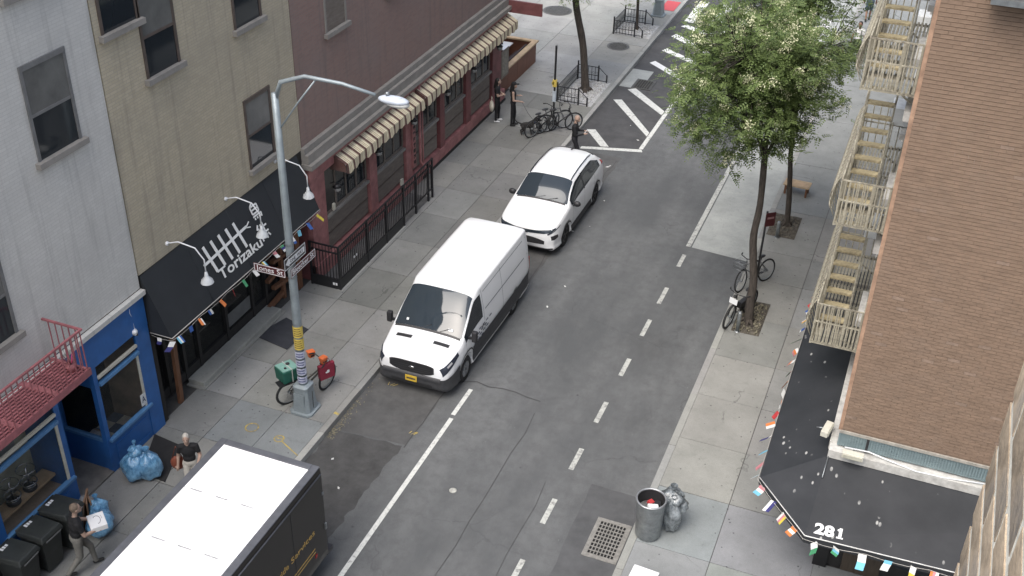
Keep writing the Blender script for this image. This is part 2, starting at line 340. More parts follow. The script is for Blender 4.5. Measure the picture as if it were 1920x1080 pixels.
for q in ([(-11.19,36.54),(-10.9,36.67),(-10.0,35.46),(-10.28,35.37)], [(-11.12,39.58),(-10.82,39.72),(-9.0,37.2),(-9.0,36.85)],
          [(-10.9,40.78),(-10.64,41.02),(-9.0,39.3),(-9.0,38.9)]): mark('hatch_bar', q, A_PAINT)
for q in ([(-10.89,43.9),(-10.73,44.2),(-9.0,42.75),(-9.0,42.35)], [(-10.8,45.5),(-10.66,45.85),(-9.0,44.75),(-9.0,44.4)],
          [(-10.88,47.35),(-10.74,47.76),(-9.0,46.3),(-9.0,45.9)], [(-10.82,48.8),(-10.62,49.12),(-9.0,48.3),(-9.0,47.9)]): mark('hatch_bar', q, A_PAINT_NEW)
for k in range(6): mark('crossing_bar', [(-10.85+k*1.15,49.5),(-10.4+k*1.15,49.45),(-10.4+k*1.15,52.6),(-10.85+k*1.15,52.6)], A_PAINT_NEW)
for x, y, a in ((-9.6,18.5,.4),(-10.9,20.0,-.2)):
    o = MB()
    for k in range(3): o.bar((x+.06*k,y,.011),(x+.06*k+.1*math.sin(a+k),y+.12,.011),.02,.002)
    o.build('spray_mark', A_YEL, road)
# thin seam lines in the asphalt
def seam(pts, w=.025):
    o = MB(); pts = [Vector(p + (.009,)) for p in pts]
    for a, b in zip(pts, pts[1:]): 
        t = (b-a).normalized(); n = Vector((-t.y,t.x,0)) * w/2; o.poly([a-n, b-n, b+n, a+n])
    return o.build('tar_seam', mat('tar', (.055,.055,.056), .8, world=True) if 'tar' not in bpy.data.materials else bpy.data.materials['tar'], road)
q = random.Random(4)
seam([(-9.45+q.uniform(-.05,.05), 18.0 + k*.5) for k in range(34)]); seam([(-9.6+k*.35, 20.9+q.uniform(-.12,.12)) for k in range(8)], .03)
seam([(-7.1+q.uniform(-.04,.04), 10 + k*.8) for k in range(14)], .015); seam([(-6.0+q.uniform(-.04,.04), 11 + k*.8) for k in range(10)], .012)

# ---- kerbs and pavements
slab_me = MB().box(-.5,.5,-.5,.5,-1,0).mesh('paving_slab', A_CONC)
kerb_me = MB().box(-.5,.5,-.5,.5,-1,0).mesh('kerb_stone', A_KERB)
def put(me, name, x0, x1, y0, y1, ztop, th, parent, tone, tilt=0):
    o = link(name, me, parent, ((x0+x1)/2, (y0+y1)/2, ztop)); o.scale = (x1-x0, y1-y0, th); o.color = (tone[0], tone[1], tone[2], 1)
    if tilt: o.rotation_euler = (rnd.uniform(-tilt,tilt), rnd.uniform(-tilt,tilt), 0)
    return o
def tone(a=.86, b=1.1):
    k = rnd.uniform(a, b); return (k*rnd.uniform(.985,1.015), k, k*rnd.uniform(.97,1.02))
joint = mat('joint dirt', (.065,.063,.06), .95, world=True)
lw = struct(MB().box(-15.6, XL-.16, -20, 38.6, -.02, .128).box(-40, XL-.16, 38.6, 130, -.02, .128).build('left_sidewalk', joint))
rw = struct(MB().box(XR+.16, 12, 12.0, 130, -.02, .128).box(XR+.16, 12, -30, 2.4, -.02, .128).build('right_sidewalk', joint))
def kerb(name, xa, xb, ya, yb, step):
    k = struct(MB().box(xa+.01, xb-.01, ya, yb, -.03, .10).build(name, joint)); y = ya; i = 0
    while y < min(yb, 62) - .01:
        y2 = min(y + step, yb); o = put(kerb_me, 'kerb_stone', xa, xb, y+.004, y2-.004, KH + rnd.uniform(-.006,.004), .17, k, tone(.85,1.1)); y = y2
    if yb > 62: put(kerb_me, 'kerb_stone', xa, xb, 62, yb, KH, .17, k, (1,1,1))
kerb('left_kerb', XL-.16, XL, 8.6, 128, 1.8); kerb('right_kerb', XR, XR+.16, 12.0, 128, 2.1)
g = .007
def slabs(parent, xs, ys, tfun, skip=None):
    for i in range(len(xs)-1):
        for j in range(len(ys)-1):
            if skip and skip(xs[i], ys[j]): continue
            put(slab_me, 'paving_slab', xs[i]+g, xs[i+1]-g, ys[j]+g, ys[j+1]-g, KH + rnd.uniform(-.004,.004), .03, parent, tfun((xs[i]+xs[i+1])/2, (ys[j]+ys[j+1])/2), .0012)
LY = [9.9,11.5,13.1,14.7,16.35,17.9,19.45,21.08,22.75,24.6,26.4,28.2,30.0,31.8,33.6,35.4,37.2,38.6]
def tl(x, y):
    if 16.3 < y < 17.95 and x > -14: return tuple(v*.80 for v in (.93,.99,1.05))     # newer bluish concrete
    if 17.9 < y < 22.8: return tone(.80, .98)
    if y < 16.3: return tone(.66, .80)
    return tone(.62, .82)
slabs(lw, [-15.05,-13.85,-12.62,XL-.16], LY, tl)
slabs(lw, [-13.3,XL-.16], [38.6,40.8,43.0,45.2,47.4,49.6,51.8,54,57,60,64,70], lambda x, y: tone(.9,1.02))
slabs(lw, [-25,-22.5,-20,-17.7,-15.4,-13.3], [38.6,40.8,43.0,45.2,47.4,49.6,51.8,54,57,60,64,70], lambda x, y: tone(1.1,1.3))
RY = [12.0,13.6,15.3,17.1,18.95,20.75,22.55,24.35,26.4,28.5,30.2,33.0,36.6,40.7,44.5,48.0,51.5,55,60]
def tr(x, y):
    if y > 33: return tuple(v*.82 for v in (.96,1,1.03))
    if y < 18.95: return tuple(v*rnd.uniform(.98,1.05) for v in (.78,.83,.87))
    if y > 24.3: return tone(.66,.92)
    return tone(.78,.92)
slabs(rw, [XR+.16,-2.02,-.02], RY, tr)
put(slab_me, 'paving_slab', -.02, 6, 12, 17.95, KH, .03, rw, (.8,.83,.86))
put(slab_me, 'paving_slab', -60, -25, 38.6, 130, .14, .03, lw, (1,1,1)); put(slab_me, 'paving_slab', -25, XL-.16, 70, 130, .14, .03, lw, (1,1,1)); put(slab_me, 'paving_slab', XR+.16, -.02, 60, 130, .14, .03, rw, (1,1,1))
# spray marks on the left pavement
def ringmark(c, r, parent):
    o = MB(); n = 14
    for k in range(n):
        a, b = 2*math.pi*k/n, 2*math.pi*(k+1)/n
        o.add([(c[0]+r*math.cos(a),c[1]+r*math.sin(a),.158),(c[0]+r*math.cos(b),c[1]+r*math.sin(b),.158),(c[0]+(r-.035)*math.cos(b),c[1]+(r-.035)*math.sin(b),.158),(c[0]+(r-.035)*math.cos(a),c[1]+(r-.035)*math.sin(a),.158)],[(0,1,2,3)])
    return o.build('spray_mark', A_YEL, parent)
ringmark((-12.2,17.0), .13, lw); ringmark((-13.0,17.1), .17, lw)
MB().bar((-12.1,16.95,.157),(-11.5,16.65,.157),.03,.002).bar((-12.28,17.0,.157),(-12.12,17.02,.157),.03,.002).build('spray_mark', A_YEL, lw)
MB().bar((-11.5,18.35,.1575),(-11.36,18.33,.1575),.07,.003).build('spray_mark', A_YEL, lw)
sheet('ramp_panel', [(-12.2,50.2),(-11.55,50.2),(-11.55,51.6),(-12.2,51.6)], .162, A_RED, lw)
sheet('ramp_panel', [(-13.1,49.9),(-12.2,49.9),(-12.2,53),(-13.1,53)], .160, mat('green bike surface', (.2,.3,.24), .9, world=True), lw) if False else None

# tree pits
def bumpy(name, x0, x1, y0, y1, z, amp, m, parent, n=16, seed=1):
    q = random.Random(seed); b = MB(); vs = []; fs = []
    for i in range(n+1):
        for j in range(n+1):
            e = 0 if i in (0,n) or j in (0,n) else q.uniform(0, amp)
            vs.append((x0+(x1-x0)*i/n + (0 if i in (0,n) else q.uniform(-.02,.02)), y0+(y1-y0)*j/n, z+e))
    for i in range(n):
        for j in range(n): k = i*(n+1)+j; fs.append((k, k+n+1, k+n+2, k+1))
    b.add(vs, fs); return b.build(name, m, parent)
def loosestones(name, x0, x1, y0, y1, z, n, m, seed, s0=.02, s1=.05):
    q = random.Random(seed); b = MB()
    for k in range(n):
        s = q.uniform(s0, s1); M = Euler((q.uniform(0,6),q.uniform(0,6),q.uniform(0,6))).to_matrix()
        b.ell((q.uniform(x0,x1), q.uniform(y0,y1), z+s*.3), (s, s*q.uniform(.6,1), s*q.uniform(.4,.8)), 5, 3, 0, M)
    return stuff(b.build(name, m))
for (x0,x1,y0,y1,m,sd) in ((-12.95,-11.6,38.2,40.75,A_GRAVEL,1),(-13.2,-11.6,46.2,48.0,A_GRAVEL,2),(-3.45,-2.7,25.6,27.3,A_DIRT,3),(-3.58,-2.72,31.2,32.7,A_DIRT,4)):
    bumpy('tree_pit', x0,x1,y0,y1,.158,.05,m,lw if x0 < -8 else rw,18,sd)
GS = mat('pale stones', (.46,.46,.45), .85, objrand=.1, var=.4, scale=20); LF = mat('dry leaf litter', (.17,.155,.11), .9, var=.5, scale=15)
for nm, a, m, n, lab in (('gravel',(-12.9,-11.7,38.3,40.7),GS,420,'white gravel filling the fenced tree pit by the bikes'),('gravel',(-13.1,-11.7,46.3,47.9),GS,260,'white gravel filling the far fenced tree pit'),
    ('leaf_litter',(-3.4,-2.75,25.65,27.2),LF,240,'dry leaves and soil around the foot of the right-hand tree')):
    tag(loosestones(nm, *a, .185, n, m, 5), lab, 'gravel' if nm == 'gravel' else 'leaves')
b = MB(); q = random.Random(9)
for k in range(170):
    y = 17.6 + abs(q.gauss(0,1.0)); x = XL + .03 + abs(q.gauss(0,.10)); s = q.uniform(.015,.035); a = q.uniform(0,6)
    b.add([(x+s*math.cos(a+i*1.57)*(1 if i%2 else .6), y+s*math.sin(a+i*1.57)*(1 if i%2 else .6), .012+q.uniform(0,.02)) for i in range(4)], [(0,1,2,3)])
tag(stuff(b.build('gutter_leaves', LF)), 'dry leaves and scraps lying in the left gutter', 'leaves')
b = MB()
for (x,y,s) in ((-7.83,17.13,.0),(-8.45,24.9,.05),(-8.35,26.1,.04),(-9.55,33.9,.09),(-9.5,34.0,.05),(-10.3,26.6,.08),(-9.2,29.2,.06),(-8.9,31.5,.05),(-8.8,29.7,.04),(-10.8,17.0,.05),(-10.2,16.2,.045),(-10.5,15.4,.03),(-9.2,36.4,.06),(-9.8,37.5,.05),(-10.2,38.8,.06),(-9.9,38.2,.07)):
    if s: a = x*7; b.add([(x+s*math.cos(a+i*1.57)*(1 if i%2 else .55), y+s*math.sin(a+i*1.57)*(1 if i%2 else .55), .014+.006*i) for i in range(4)], [(0,1,2,3)])
tag(stuff(b.build('paper_litter', mat('paper scraps', (.6,.6,.58), .8))), 'small pale scraps of paper scattered on the asphalt', 'litter')

# covers and grates
def manhole(loc, r, m, lab):
    t = thing('manhole_cover', lab, 'manhole', loc, 0, 'round iron covers'); b = MB(); b.lathe([(r+.06,0),(r+.06,.012),(r,.012)], 28); b.build('frame_ring', mat('iron ring', (.12,.12,.12), .7) if 'iron ring' not in bpy.data.materials else bpy.data.materials['iron ring'], t)
    b = MB().lathe([(r-.012,.004),(r-.012,.014),(r*.8,.018)], 28)
    for i in range(-4,5):
        for j in range(-4,5):
            if (i*i+j*j)*(r/5)**2 < (r*.85)**2: b.box(i*r/5-.03, i*r/5+.03, j*r/5-.03, j*r/5+.03, .016, .026)
    b.build('lid', m, t); return t
IRON = mat('cast iron', (.10,.098,.092), .65, .3, var=.4, scale=15)
manhole((-12.55,44.8,KH+.004), .42, IRON, 'round iron manhole cover in the pavement between the two fenced tree pits')
manhole((-16.45,48.0,KH+.004), .62, IRON, 'large round iron cover on the bright plaza near the top edge')
tag(MB().lathe([(.085,0),(.085,.008),(.06,.012)], 18).build('utility_cap', mat('worn cap', (.36,.36,.33), .8, 0, var=.5, scale=30), None, (-7.83,17.13,.006)), 'tiny pale round utility cap in the open asphalt near the bottom', 'cap')
def grate(loc, sx, sy, nx, ny, lab, m):
    t = thing('storm_drain', lab, 'drain', loc)
    f = MB(); f.box(-sx/2-.09,-sx/2,-sy/2-.09,sy/2+.09,0,.014); f.box(sx/2,sx/2+.09,-sy/2-.09,sy/2+.09,0,.014); f.box(-sx/2,sx/2,-sy/2-.09,-sy/2,0,.014); f.box(-sx/2,sx/2,sy/2,sy/2+.09,0,.014); f.build('frame', m, t)
    MB().box(-sx/2,sx/2,-sy/2,sy/2,.001,.003).build('shade_plate', mat('drain shade', (.006,.006,.006), .9) if 'drain shade' not in bpy.data.materials else bpy.data.materials['drain shade'], t)  # near-black plate at road level; the shade of the pit is painted in
    bm1 = MB().box(-.011,.011,-sy/2,sy/2,.004,.02).mesh('grate_bar', m); bm2 = MB().box(-sx/2,sx/2,-.011,.011,.004,.021).mesh('cross_bar', m)
    for i in range(nx+1): link('grate_bar', bm1, t, (-sx/2+sx*i/nx,0,0))
    for j in range(ny+1): link('cross_bar', bm2, t, (0,-sy/2+sy*j/ny,0))
    return t
grate((-4.2,17.0,.006), .58, 1.02, 8, 9, 'rusty grey storm drain grate beside the steel litter bin', mat('grate steel', (.25,.24,.22), .6, .3, var=.3, scale=12))
grate((-10.45,41.5,.014), .6, .8, 6, 8, 'dark storm drain grate among the hatched road markings', IRON)
# ================================================================== LEFT ROW OF BUILDINGS
BLUE = mat('blue shopfront paint', (.025,.115,.34), .45, var=.14, scale=3, dirt=(.03,.09,.22), dirt_amt=.4)
BLUEL = mat('worn blue trim', (.09,.22,.42), .45, var=.2, scale=6)
BALC = mat('red balcony paint', (.30,.105,.115), .6, var=.25, scale=6, dirt=(.12,.06,.06))
GREYW = m_wall('grey painted brick', (.56,.55,.52), (.60,.59,.56), (.50,.49,.465), (.40,.39,.375))
TANW = m_wall('tan brickwork', (.48,.42,.31), (.42,.365,.265), (.36,.33,.27), (.30,.275,.225))
REDW = m_wall('red brown brickwork', (.27,.175,.15), (.235,.15,.13), (.22,.19,.175), (.22,.19,.18))
GREYBR = mat('grey brown ledge', (.25,.235,.215), .8, var=.15, scale=3)
BARRED = mat('oxblood paint', (.19,.07,.07), .6, var=.28, scale=2.5, bmp=.1, dirt=(.10,.045,.048), dirt_amt=.6)
BARPINK = mat('faded red paint', (.34,.15,.145), .6, var=.28, scale=3.5, dirt=(.13,.06,.06), dirt_amt=.6)
PANEL = mat('grey timber panel', (.165,.14,.12), .7, var=.25, scale=3, stretch=(4,1,4))
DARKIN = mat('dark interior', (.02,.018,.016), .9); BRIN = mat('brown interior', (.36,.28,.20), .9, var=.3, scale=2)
SHOPGL = glassy('shop glass', (.05,.055,.055), .05, .14); BLKWOOD = mat('blackened timber', (.018,.017,.017), .6, var=.3, scale=8)
TILEW = mat('pale floor tile', (.75,.73,.62), .5, objrand=.12); TILEB = mat('slate floor tile', (.16,.20,.26), .5, objrand=.12)
CREAM = mat('cream paint', (.55,.53,.45), .6, var=.12)
BRONZE = mat('window frame brown', (.09,.07,.06), .6)
BLIND = mat('blind behind glass', (.13,.13,.125), .2, var=.2, scale=2, spec=.6)
def window(parent, x, y, z, w, h, fm, gm=GLASS, face=-1, sill=True, rows=2):
    # sash window on a facade facing +X (x = wall face)
    f = MB(); t = .07
    f.box(x-.02,x+.03,y-w/2-t,y-w/2,z,z+h); f.box(x-.02,x+.03,y+w/2,y+w/2+t,z,z+h); f.box(x-.02,x+.035,y-w/2-t,y+w/2+t,z+h,z+h+.1); f.box(x-.02,x+.02,y-w/2,y+w/2,z+h/2-.03,z+h/2+.03)
    o = f.build('window', fm, parent); MB().box(x-.03,x+.006,y-w/2,y+w/2,z,z+h/2-.03).build('pane', gm, o); MB().box(x-.03,x+.012,y-w/2,y+w/2,z+h/2+.03,z+h).build('pane', BLIND if gm is GLASS else gm, o)
    if sill: MB().box(x-.02,x+.12,y-w/2-.15,y+w/2+.15,z-.12,z-.002).build('sill', GREYBR, o)
    return o
FX = -14.95
# ---- building with the blue shopfront
B1 = thing('shop_building', 'grey painted building with a blue shopfront and recessed door', 'building', (0,0,0))
MB().box(-26,FX,2.0,16.42,3.95,14.5).build('wall', GREYW, B1)
MB().box(-26,-16.3,2.0,16.42,0,3.95).box(-16.3,FX-.06,2.0,11.2,0,3.95).build('rear_wall', DARKIN, B1)
fas = MB().box(FX-.06,FX+.03,11.2,16.42,3.02,3.82).build('fascia', BLUE, B1); MB().box(FX,FX+.12,11.2,16.44,3.82,3.93).build('cornice', GREYW, fas)
MB().box(FX-.05,FX+.02,15.98,16.42,.15,3.02).build('pier', BLUE, B1); MB().box(FX-.12,FX,14.56,14.68,.15,3.02).build('pier', BLUE, B1)
MB().box(FX-.12,FX,13.36,13.5,.15,3.02).build('pier', BLUE, B1); MB().box(FX-.05,FX+.02,11.2,11.5,.15,3.02).build('pier', BLUE, B1)
def bay(y0, y1, zs):
    st = MB().box(FX-.06,FX,y0,y1,.15,zs-.06).build('stall_riser', BLUE, B1); 
    MB().box(FX,FX+.018,y0+.12,y1-.12,.38,zs-.25).build('raised_panel', BLUE, st)
    MB().box(FX,FX+.012,y0+.05,y1-.05,.16,.3).build('raised_panel', BLUE, st)
    s = MB().box(FX-.04,FX+.075,y0-.05,y1+.1,zs-.06,zs).build('sill', BLUEL, st)
    MB().box(FX-.04,FX+.06,y0,y1,2.5,2.58).build('transom', BLUEL, B1); MB().box(FX-.03,FX+.03,y0,y1,2.68,2.74).build('transom', CREAM, B1)
    MB().box(FX-.035,FX-.025,y0,y1,zs,2.5).build('window_pane', SHOPGL, B1); MB().box(FX-.035,FX-.025,y0,y1,2.58,3.02).build('window_pane', SHOPGL, B1)
    MB().box(FX-.02,FX+.005,y1-.07,y1,zs,2.5).build('glazing_bead', CREAM, B1)
bay(14.68, 15.98, 1.05); bay(11.5, 13.36, 1.0)
# recess sides, door, floor and interior
MB().box(-16.2,FX-.12,14.58,14.66,.15,1.0).build('stall_riser', BLUE, B1); MB().box(-16.2,FX-.12,14.59,14.65,2.45,3.9).build('fascia', BLUE, B1)
MB().box(-16.12,FX-.14,14.615,14.625,1.0,2.45).build('window_pane', SHOPGL, B1); MB().box(-16.2,FX-.1,14.57,14.67,.98,1.05).build('sill', BLUEL, B1)
MB().box(-16.26,-16.12,14.56,14.68,.15,3.9).box(-16.26,-16.16,13.45,13.6,.15,3.9).build('pier', BLUE, B1)
dr = MB().box(-16.26,-16.2,13.6,14.56,.17,2.4).build('door', BLUE, B1); MB().box(-16.2,-16.19,13.72,14.44,.9,2.25).build('pane', SHOPGL, dr); MB().box(-16.2,-16.15,13.66,13.7,1.0,1.25).build('handle', CHROME, dr)
for k,(a,b) in enumerate(((1.3,1.55),(1.6,1.8),(1.0,1.2),(1.85,2.0))): MB().box(-16.188,-16.184,13.85+.05*k,14.2+.05*k,a,b).build('notice', mat('notice paper', (.5,.52,.5), .8) if k == 0 else bpy.data.materials['notice paper'], dr)
MB().box(-16.26,FX-.06,13.36,13.45,.15,3.9).build('recess_wall', BLUE, B1)
dl = MB().box(-16.2,FX+.0,13.5,14.58,.15,.21).build('doorstep', mat('worn doorstep', (.16,.15,.135), .9, var=.3, scale=3), B1)
MB().box(-19,-16.3,14.66,16.36,.15,.152).box(-16.3,FX-.06,14.67,16.36,.15,.17).build('shop_floor', BRIN, B1)
MB().box(-16.32,-16.3,14.66,16.4,.15,3.9).box(-16.3,FX-.06,16.3,16.36,.15,3.9).build('shop_wall', BRIN, B1)
tm = [MB().box(-.158,.158,-.158,.158,0,.012).mesh('floor_tile', q) for q in (TILEW, TILEB)]
for i in range(4):
    for j in range(5): link('floor_tile', tm[(i+j)%2], B1, (FX-.25-.32*i, 14.85+.32*j, .171))
MB().box(-15.9,-15.65,14.75,15.2,.6,.64).box(-15.8,-15.75,14.9,14.95,.17,.6).build('display_stand', BRIN, B1)
MB().box(-15.85,-15.5,14.8,15.1,.65,.70).box(-15.8,-15.55,15.15,15.3,.17,.34).build('magazines', mat('magazines', (.4,.4,.4), .6, var=.7, scale=9), B1)
# left display window inside: back wall, pale shelf
MB().box(-16.3,-15.9,11.2,13.36,.15,3.9).build('shop_wall', mat('sage interior', (.5,.5,.38), .9, var=.25, scale=2), B1)
MB().box(-15.62,-15.28,11.5,13.3,1.02,1.08).build('shelf', WOODL, B1)
MB().box(-15.9,FX-.05,11.3,13.36,.7,.72).build('window_floor', BRIN, B1)
MB().box(-15.88,-15.86,12.6,13.0,1.6,2.2).build('poster', mat('poster', (.3,.32,.31), .7), B1)
for k, y in enumerate((12.25, 12.72)):
    s = thing('bar_stool', ('left' if k == 0 else 'right') + ' chrome bar stool with black seat on the shop window shelf', 'stool', (-15.42,y,1.082), 0, 'chrome stools in the window')
    MB().lathe([(.14,0),(.15,.04),(.13,.09)], 18).build('seat', PLASTB, s); b = MB(); b.tube([(.17*math.cos(a*.35),.17*math.sin(a*.35),.20) for a in range(18)], .012, 6, closed=True); b.build('foot_ring', CHROME, s)
    b = MB(); b.tube([(.13*math.cos(a*.35),.13*math.sin(a*.35),.12) for a in range(18)], .010, 6, closed=True); b.build('seat_ring', CHROME, s)
    b = MB(); b.tube([(0,0,.09),(0,0,.55)], .02, 8); b.tube([(.19*math.cos(a*.35),.19*math.sin(a*.35),.52) for a in range(18)], .013, 6, closed=True)
    for a in (0,2.1,4.2): b.tube([(0,0,.5),(.19*math.cos(a),.19*math.sin(a),.52)], .008, 5); b.tube([(0,0,.2),(.17*math.cos(a),.17*math.sin(a),.2)], .007, 5)
    b.build('stem', CHROME, s)
# grade card with letter A
gc = MB().box(FX-.01,FX+.01,15.8,15.97,1.12,1.42).build('grade_card', mat('card white', (.7,.71,.7), .6), B1)
text_on('letter', 'A', .24, mat('card ink', (.03,.05,.12), .6), (FX+.012,15.82,1.2), (0,1,0), (0,0,1), gc, width=.12)
MB().box(FX+.002,FX+.014,16.1,16.26,.62,.78).build('vent_plate', CREAM, B1)
cm = thing('security_camera', 'white dome camera with hanging cable on the blue fascia', 'camera', (FX+.03,15.97,3.1)); MB().lathe([(.07,-.05),(.075,0),(.05,.05)], 14).ell((.02,0,-.055),(.055,.055,.045),12,6).build('housing', WHITE, cm); MB().ell((.06,0,-.07),(.03,.03,.03),10,6).build('lens', PLASTB, cm)
MB().tube([(0,.02,.05),(-.01,.03,.3),(.0,-.03,.5),(-.01,.0,.66)], .007, 5).build('cable', WHITE, cm)
# windows over the shop
for (y, z, w, h) in ((12.4,5.0,1.05,1.75),(12.4,8.0,1.05,1.75),(15.0,7.9,1.05,1.75),(15.0,11.0,1.05,1.75),(12.4,11,1.05,1.75),(9.5,5,1.05,1.75),(9.5,8,1.05,1.75)): window(B1, FX, y, z, w, h, mat('grey frame', (.16,.16,.16), .6) if 'grey frame' not in bpy.data.materials else bpy.data.materials['grey frame'])
# red balcony
BA = thing('balcony', 'faded red slatted iron fire balcony above the blue shopfront', 'balcony', (0,0,0))
bx0, bx1, by0, by1, bz = -14.95, -14.02, 9.8, 13.62, 3.92
MB().box(bx1-.03,bx1+.02,by0,by1+.02,bz-.1,bz+.06).build('edge_beam', BALC, BA); MB().box(bx0,bx1-.03,by1-.04,by1+.02,bz-.1,bz+.04).build('end_beam', BALC, BA)
sl = MB().box(-.02,.02,by0,by1-.04,bz-.015,bz+.025).mesh('slat', BALC)
for k in range(11): link('slat', sl, BA, (bx0+.06+k*.083,0,0))
for y in (10.6,11.7,12.75): MB().box(bx0,bx1-.03,y-.06,y+.06,bz-.03,bz+.03).build('cross_beam', BALC, BA)
bal = MB().box(-.009,.009,-.009,.009,.06,.95).mesh('baluster', BALC)
for k in range(26): link('baluster', bal, BA, (bx1,by1-.05-k*.14,bz))
for k in range(5): link('baluster', bal, BA, (bx1-.15-k*.16,by1,bz))
MB().box(bx1-.02,bx1+.02,by0,by1+.02,bz+.95,bz+.99).build('rail', BALC, BA); MB().box(bx0,bx1-.02,by1-.02,by1+.02,bz+.95,bz+.99).build('rail', BALC, BA)
br = MB()
for y in (10.6,12.75,13.58): br.bar((bx0+.02,y,bz-.75),(bx1-.1,y,bz-.1),.04,.04)
br.build('bracket', BALC, BA)
pl = thing('pot_plant', 'spiky pink and green plant on the corner of the red balcony', 'plant', (-14.3,13.45,bz+.025)); MB().lathe([(.08,0),(.11,.16)], 12).build('pot', BALC, pl); b = MB(); q = random.Random(3)
for k in range(46):
    a = q.uniform(0,6.28); l = q.uniform(.22,.5); o = Vector((math.cos(a)*l*.6, math.sin(a)*l*.6, .15+l*.8)); s = Vector((-math.sin(a),math.cos(a),0))*.008
    b.add([s+Vector((0,0,.15)), -s+Vector((0,0,.15)), o], [(0,1,2)], k%2)
b.build('leaves', [mat('magenta leaf', (.35,.03,.10), .6), mat('dull leaf', (.06,.09,.05), .6)], pl)

# ---- building with the black awning
B2 = thing('restaurant_building', 'tan building with a dark glazed restaurant front under a black awning', 'building', (0,0,0))
MB().box(-26,FX,16.46,23.28,4.25,14.5).build('wall', TANW, B2)
MB().box(-26,-16.6,16.46,23.28,0,4.25).box(-16.6,FX-.02,16.46,16.6,.15,4.25).build('rear_wall', DARKIN, B2)
MB().box(-15.6,FX,16.62,23.28,2.9,4.25).build('fascia', BLKWOOD, B2)
MB().box(-15.46,-15.36,16.6,23.2,.3,.55).build('kick_plate', BLKWOOD, B2)
for y in (16.66,17.3,17.95,18.55,19.75,20.95,21.6,22.4,23.2): MB().box(-15.48,-15.34,y-.05,y+.05,.3,2.9).build('mullion', BLKWOOD, B2)
for a, b_ in ((17.35,17.9),(18.0,18.5),(18.6,19.7),(19.8,20.9),(21.0,21.55),(21.65,22.35),(22.45,23.15)): MB().box(-15.42,-15.41,a,b_,.55,2.9).build('window_pane', SHOPGL, B2)
MB().box(-15.40,-15.395,19.85,20.88,.6,1.0).build('frosted_panel', mat('frosted film', (.13,.135,.135), .5), B2)
MB().box(-16.6,-15.5,16.7,23.2,.3,.32).build('dining_floor', mat('dining floor', (.05,.045,.04), .7, var=.3), B2)
for k in range(3): MB().box(-16.2,-15.6,18.7+k*1.4,19.4+k*1.4,.98,1.02).box(-15.95,-15.85,19.0+k*1.4,19.1+k*1.4,.32,.98).build('dining_table', mat('table top', (.10,.09,.08), .5) if k == 0 else bpy.data.materials['table top'], B2)
st = thing('doorstep', 'long pale concrete step along the restaurant front', 'step', (0,0,0)); MB().box(-15.36,-14.9,17.95,21.55,.14,.30).build('tread', A_KERB, st, bevel=.015).color = (1.05,1.05,1.0,1)
MB().box(-15.35,-14.82,17.85,21.65,.145,.185).build('plinth', A_KERB, st).color = (.85,.85,.82,1)
b = MB().obox((-15.08,17.28,1.2),(.09,.13,2.2),Euler((0,.03,0)).to_matrix()).build('post', WOOD, B2)
MB().box(-15.2,-15.06,22.75,22.95,.15,2.9).build('post', WOOD, B2)
for k in range(5): MB().obox((-15.25+.02*(k%2),21.85+.25*(k%2),.3+.4*k),(.12,.75-.05*k,.10),Euler((.12*(-1)**k,0,0)).to_matrix()).build('plank', WOOD, B2)
MB().box(-15.3,-15.2,22.2,22.3,.15,2.2).build('post', WOOD, B2)
mt = tag(MB().add([(-14.98,20.33,.165),(-13.87,20.12,.165),(-13.84,21.14,.165),(-14.66,21.38,.165),(-14.98,20.33,.175),(-13.87,20.12,.175),(-13.84,21.14,.175),(-14.66,21.38,.175)],[(4,5,6,7),(0,1,5,4),(1,2,6,5),(2,3,7,6),(3,0,4,7)]).build('floor_mat', mat('dark slate mat', (.036,.038,.045), .85, var=.15, scale=5, world=True)), 'dark grey floor mat behind the lamp post by the restaurant step', 'mat')
mt2 = tag(MB().add([(p[0],p[1],z) for z in (.16,.172) for p in ((-14.93,16.0),(-14.12,15.9),(-13.72,14.74),(-14.4,14.8))],[(4,5,6,7),(0,1,5,4),(1,2,6,5),(2,3,7,6),(3,0,4,7)]).build('floor_mat', mat('black rubber mat', (.02,.019,.019), .9, var=.2, scale=5, world=True)), 'black rubber mat on the pavement beside the large blue bin bags', 'mat')
for (y, z) in ((21.5,4.75),(18.3,8.3),(21.5,8.3),(17.2,9.6),(18.3,11.4),(21.5,11.4)): window(B2, FX, y, z, 1.0, 1.7, BRONZE)
# awning
AW = thing('awning', 'black sloping restaurant awning with white fish bone logo and lettering', 'awning', (0,0,0))
CANV = mat('black canvas', (.020,.023,.027), .7, var=.16, scale=1.4, world=True, bmp=.06, bscale=4)
ax0, ax1, az0, az1, ay0, ay1 = FX+.005, -14.36, 4.22, 2.74, 16.47, 23.0
sg_ = MB(); V_ = []; n1_, n2_ = 40, 10; q = random.Random(12)
for i in range(n1_+1):
    for j in range(n2_+1):
        u_, v_ = i/n1_, j/n2_; s_ = .022*math.sin(math.pi*v_)*abs(math.sin(math.pi*u_*4))+.004*q.random()
        V_.append((ax0+(ax1-ax0)*v_-s_*.9, ay0+(ay1-ay0)*u_, az0+(az1-az0)*v_-s_*.4))
sg_.add(V_, [(i*(n2_+1)+j,i*(n2_+1)+j+1,(i+1)*(n2_+1)+j+1,(i+1)*(n2_+1)+j) for i in range(n1_) for j in range(n2_)], 0, True); sg_.build('canvas', CANV, AW)
for k in range(1,4): MB().tube([(ax0+(ax1-ax0)*v_/6, ay0+(ay1-ay0)*k/4, az0+(az1-az0)*v_/6) for v_ in range(7)], .009, 5).build('seam', CANV, AW)
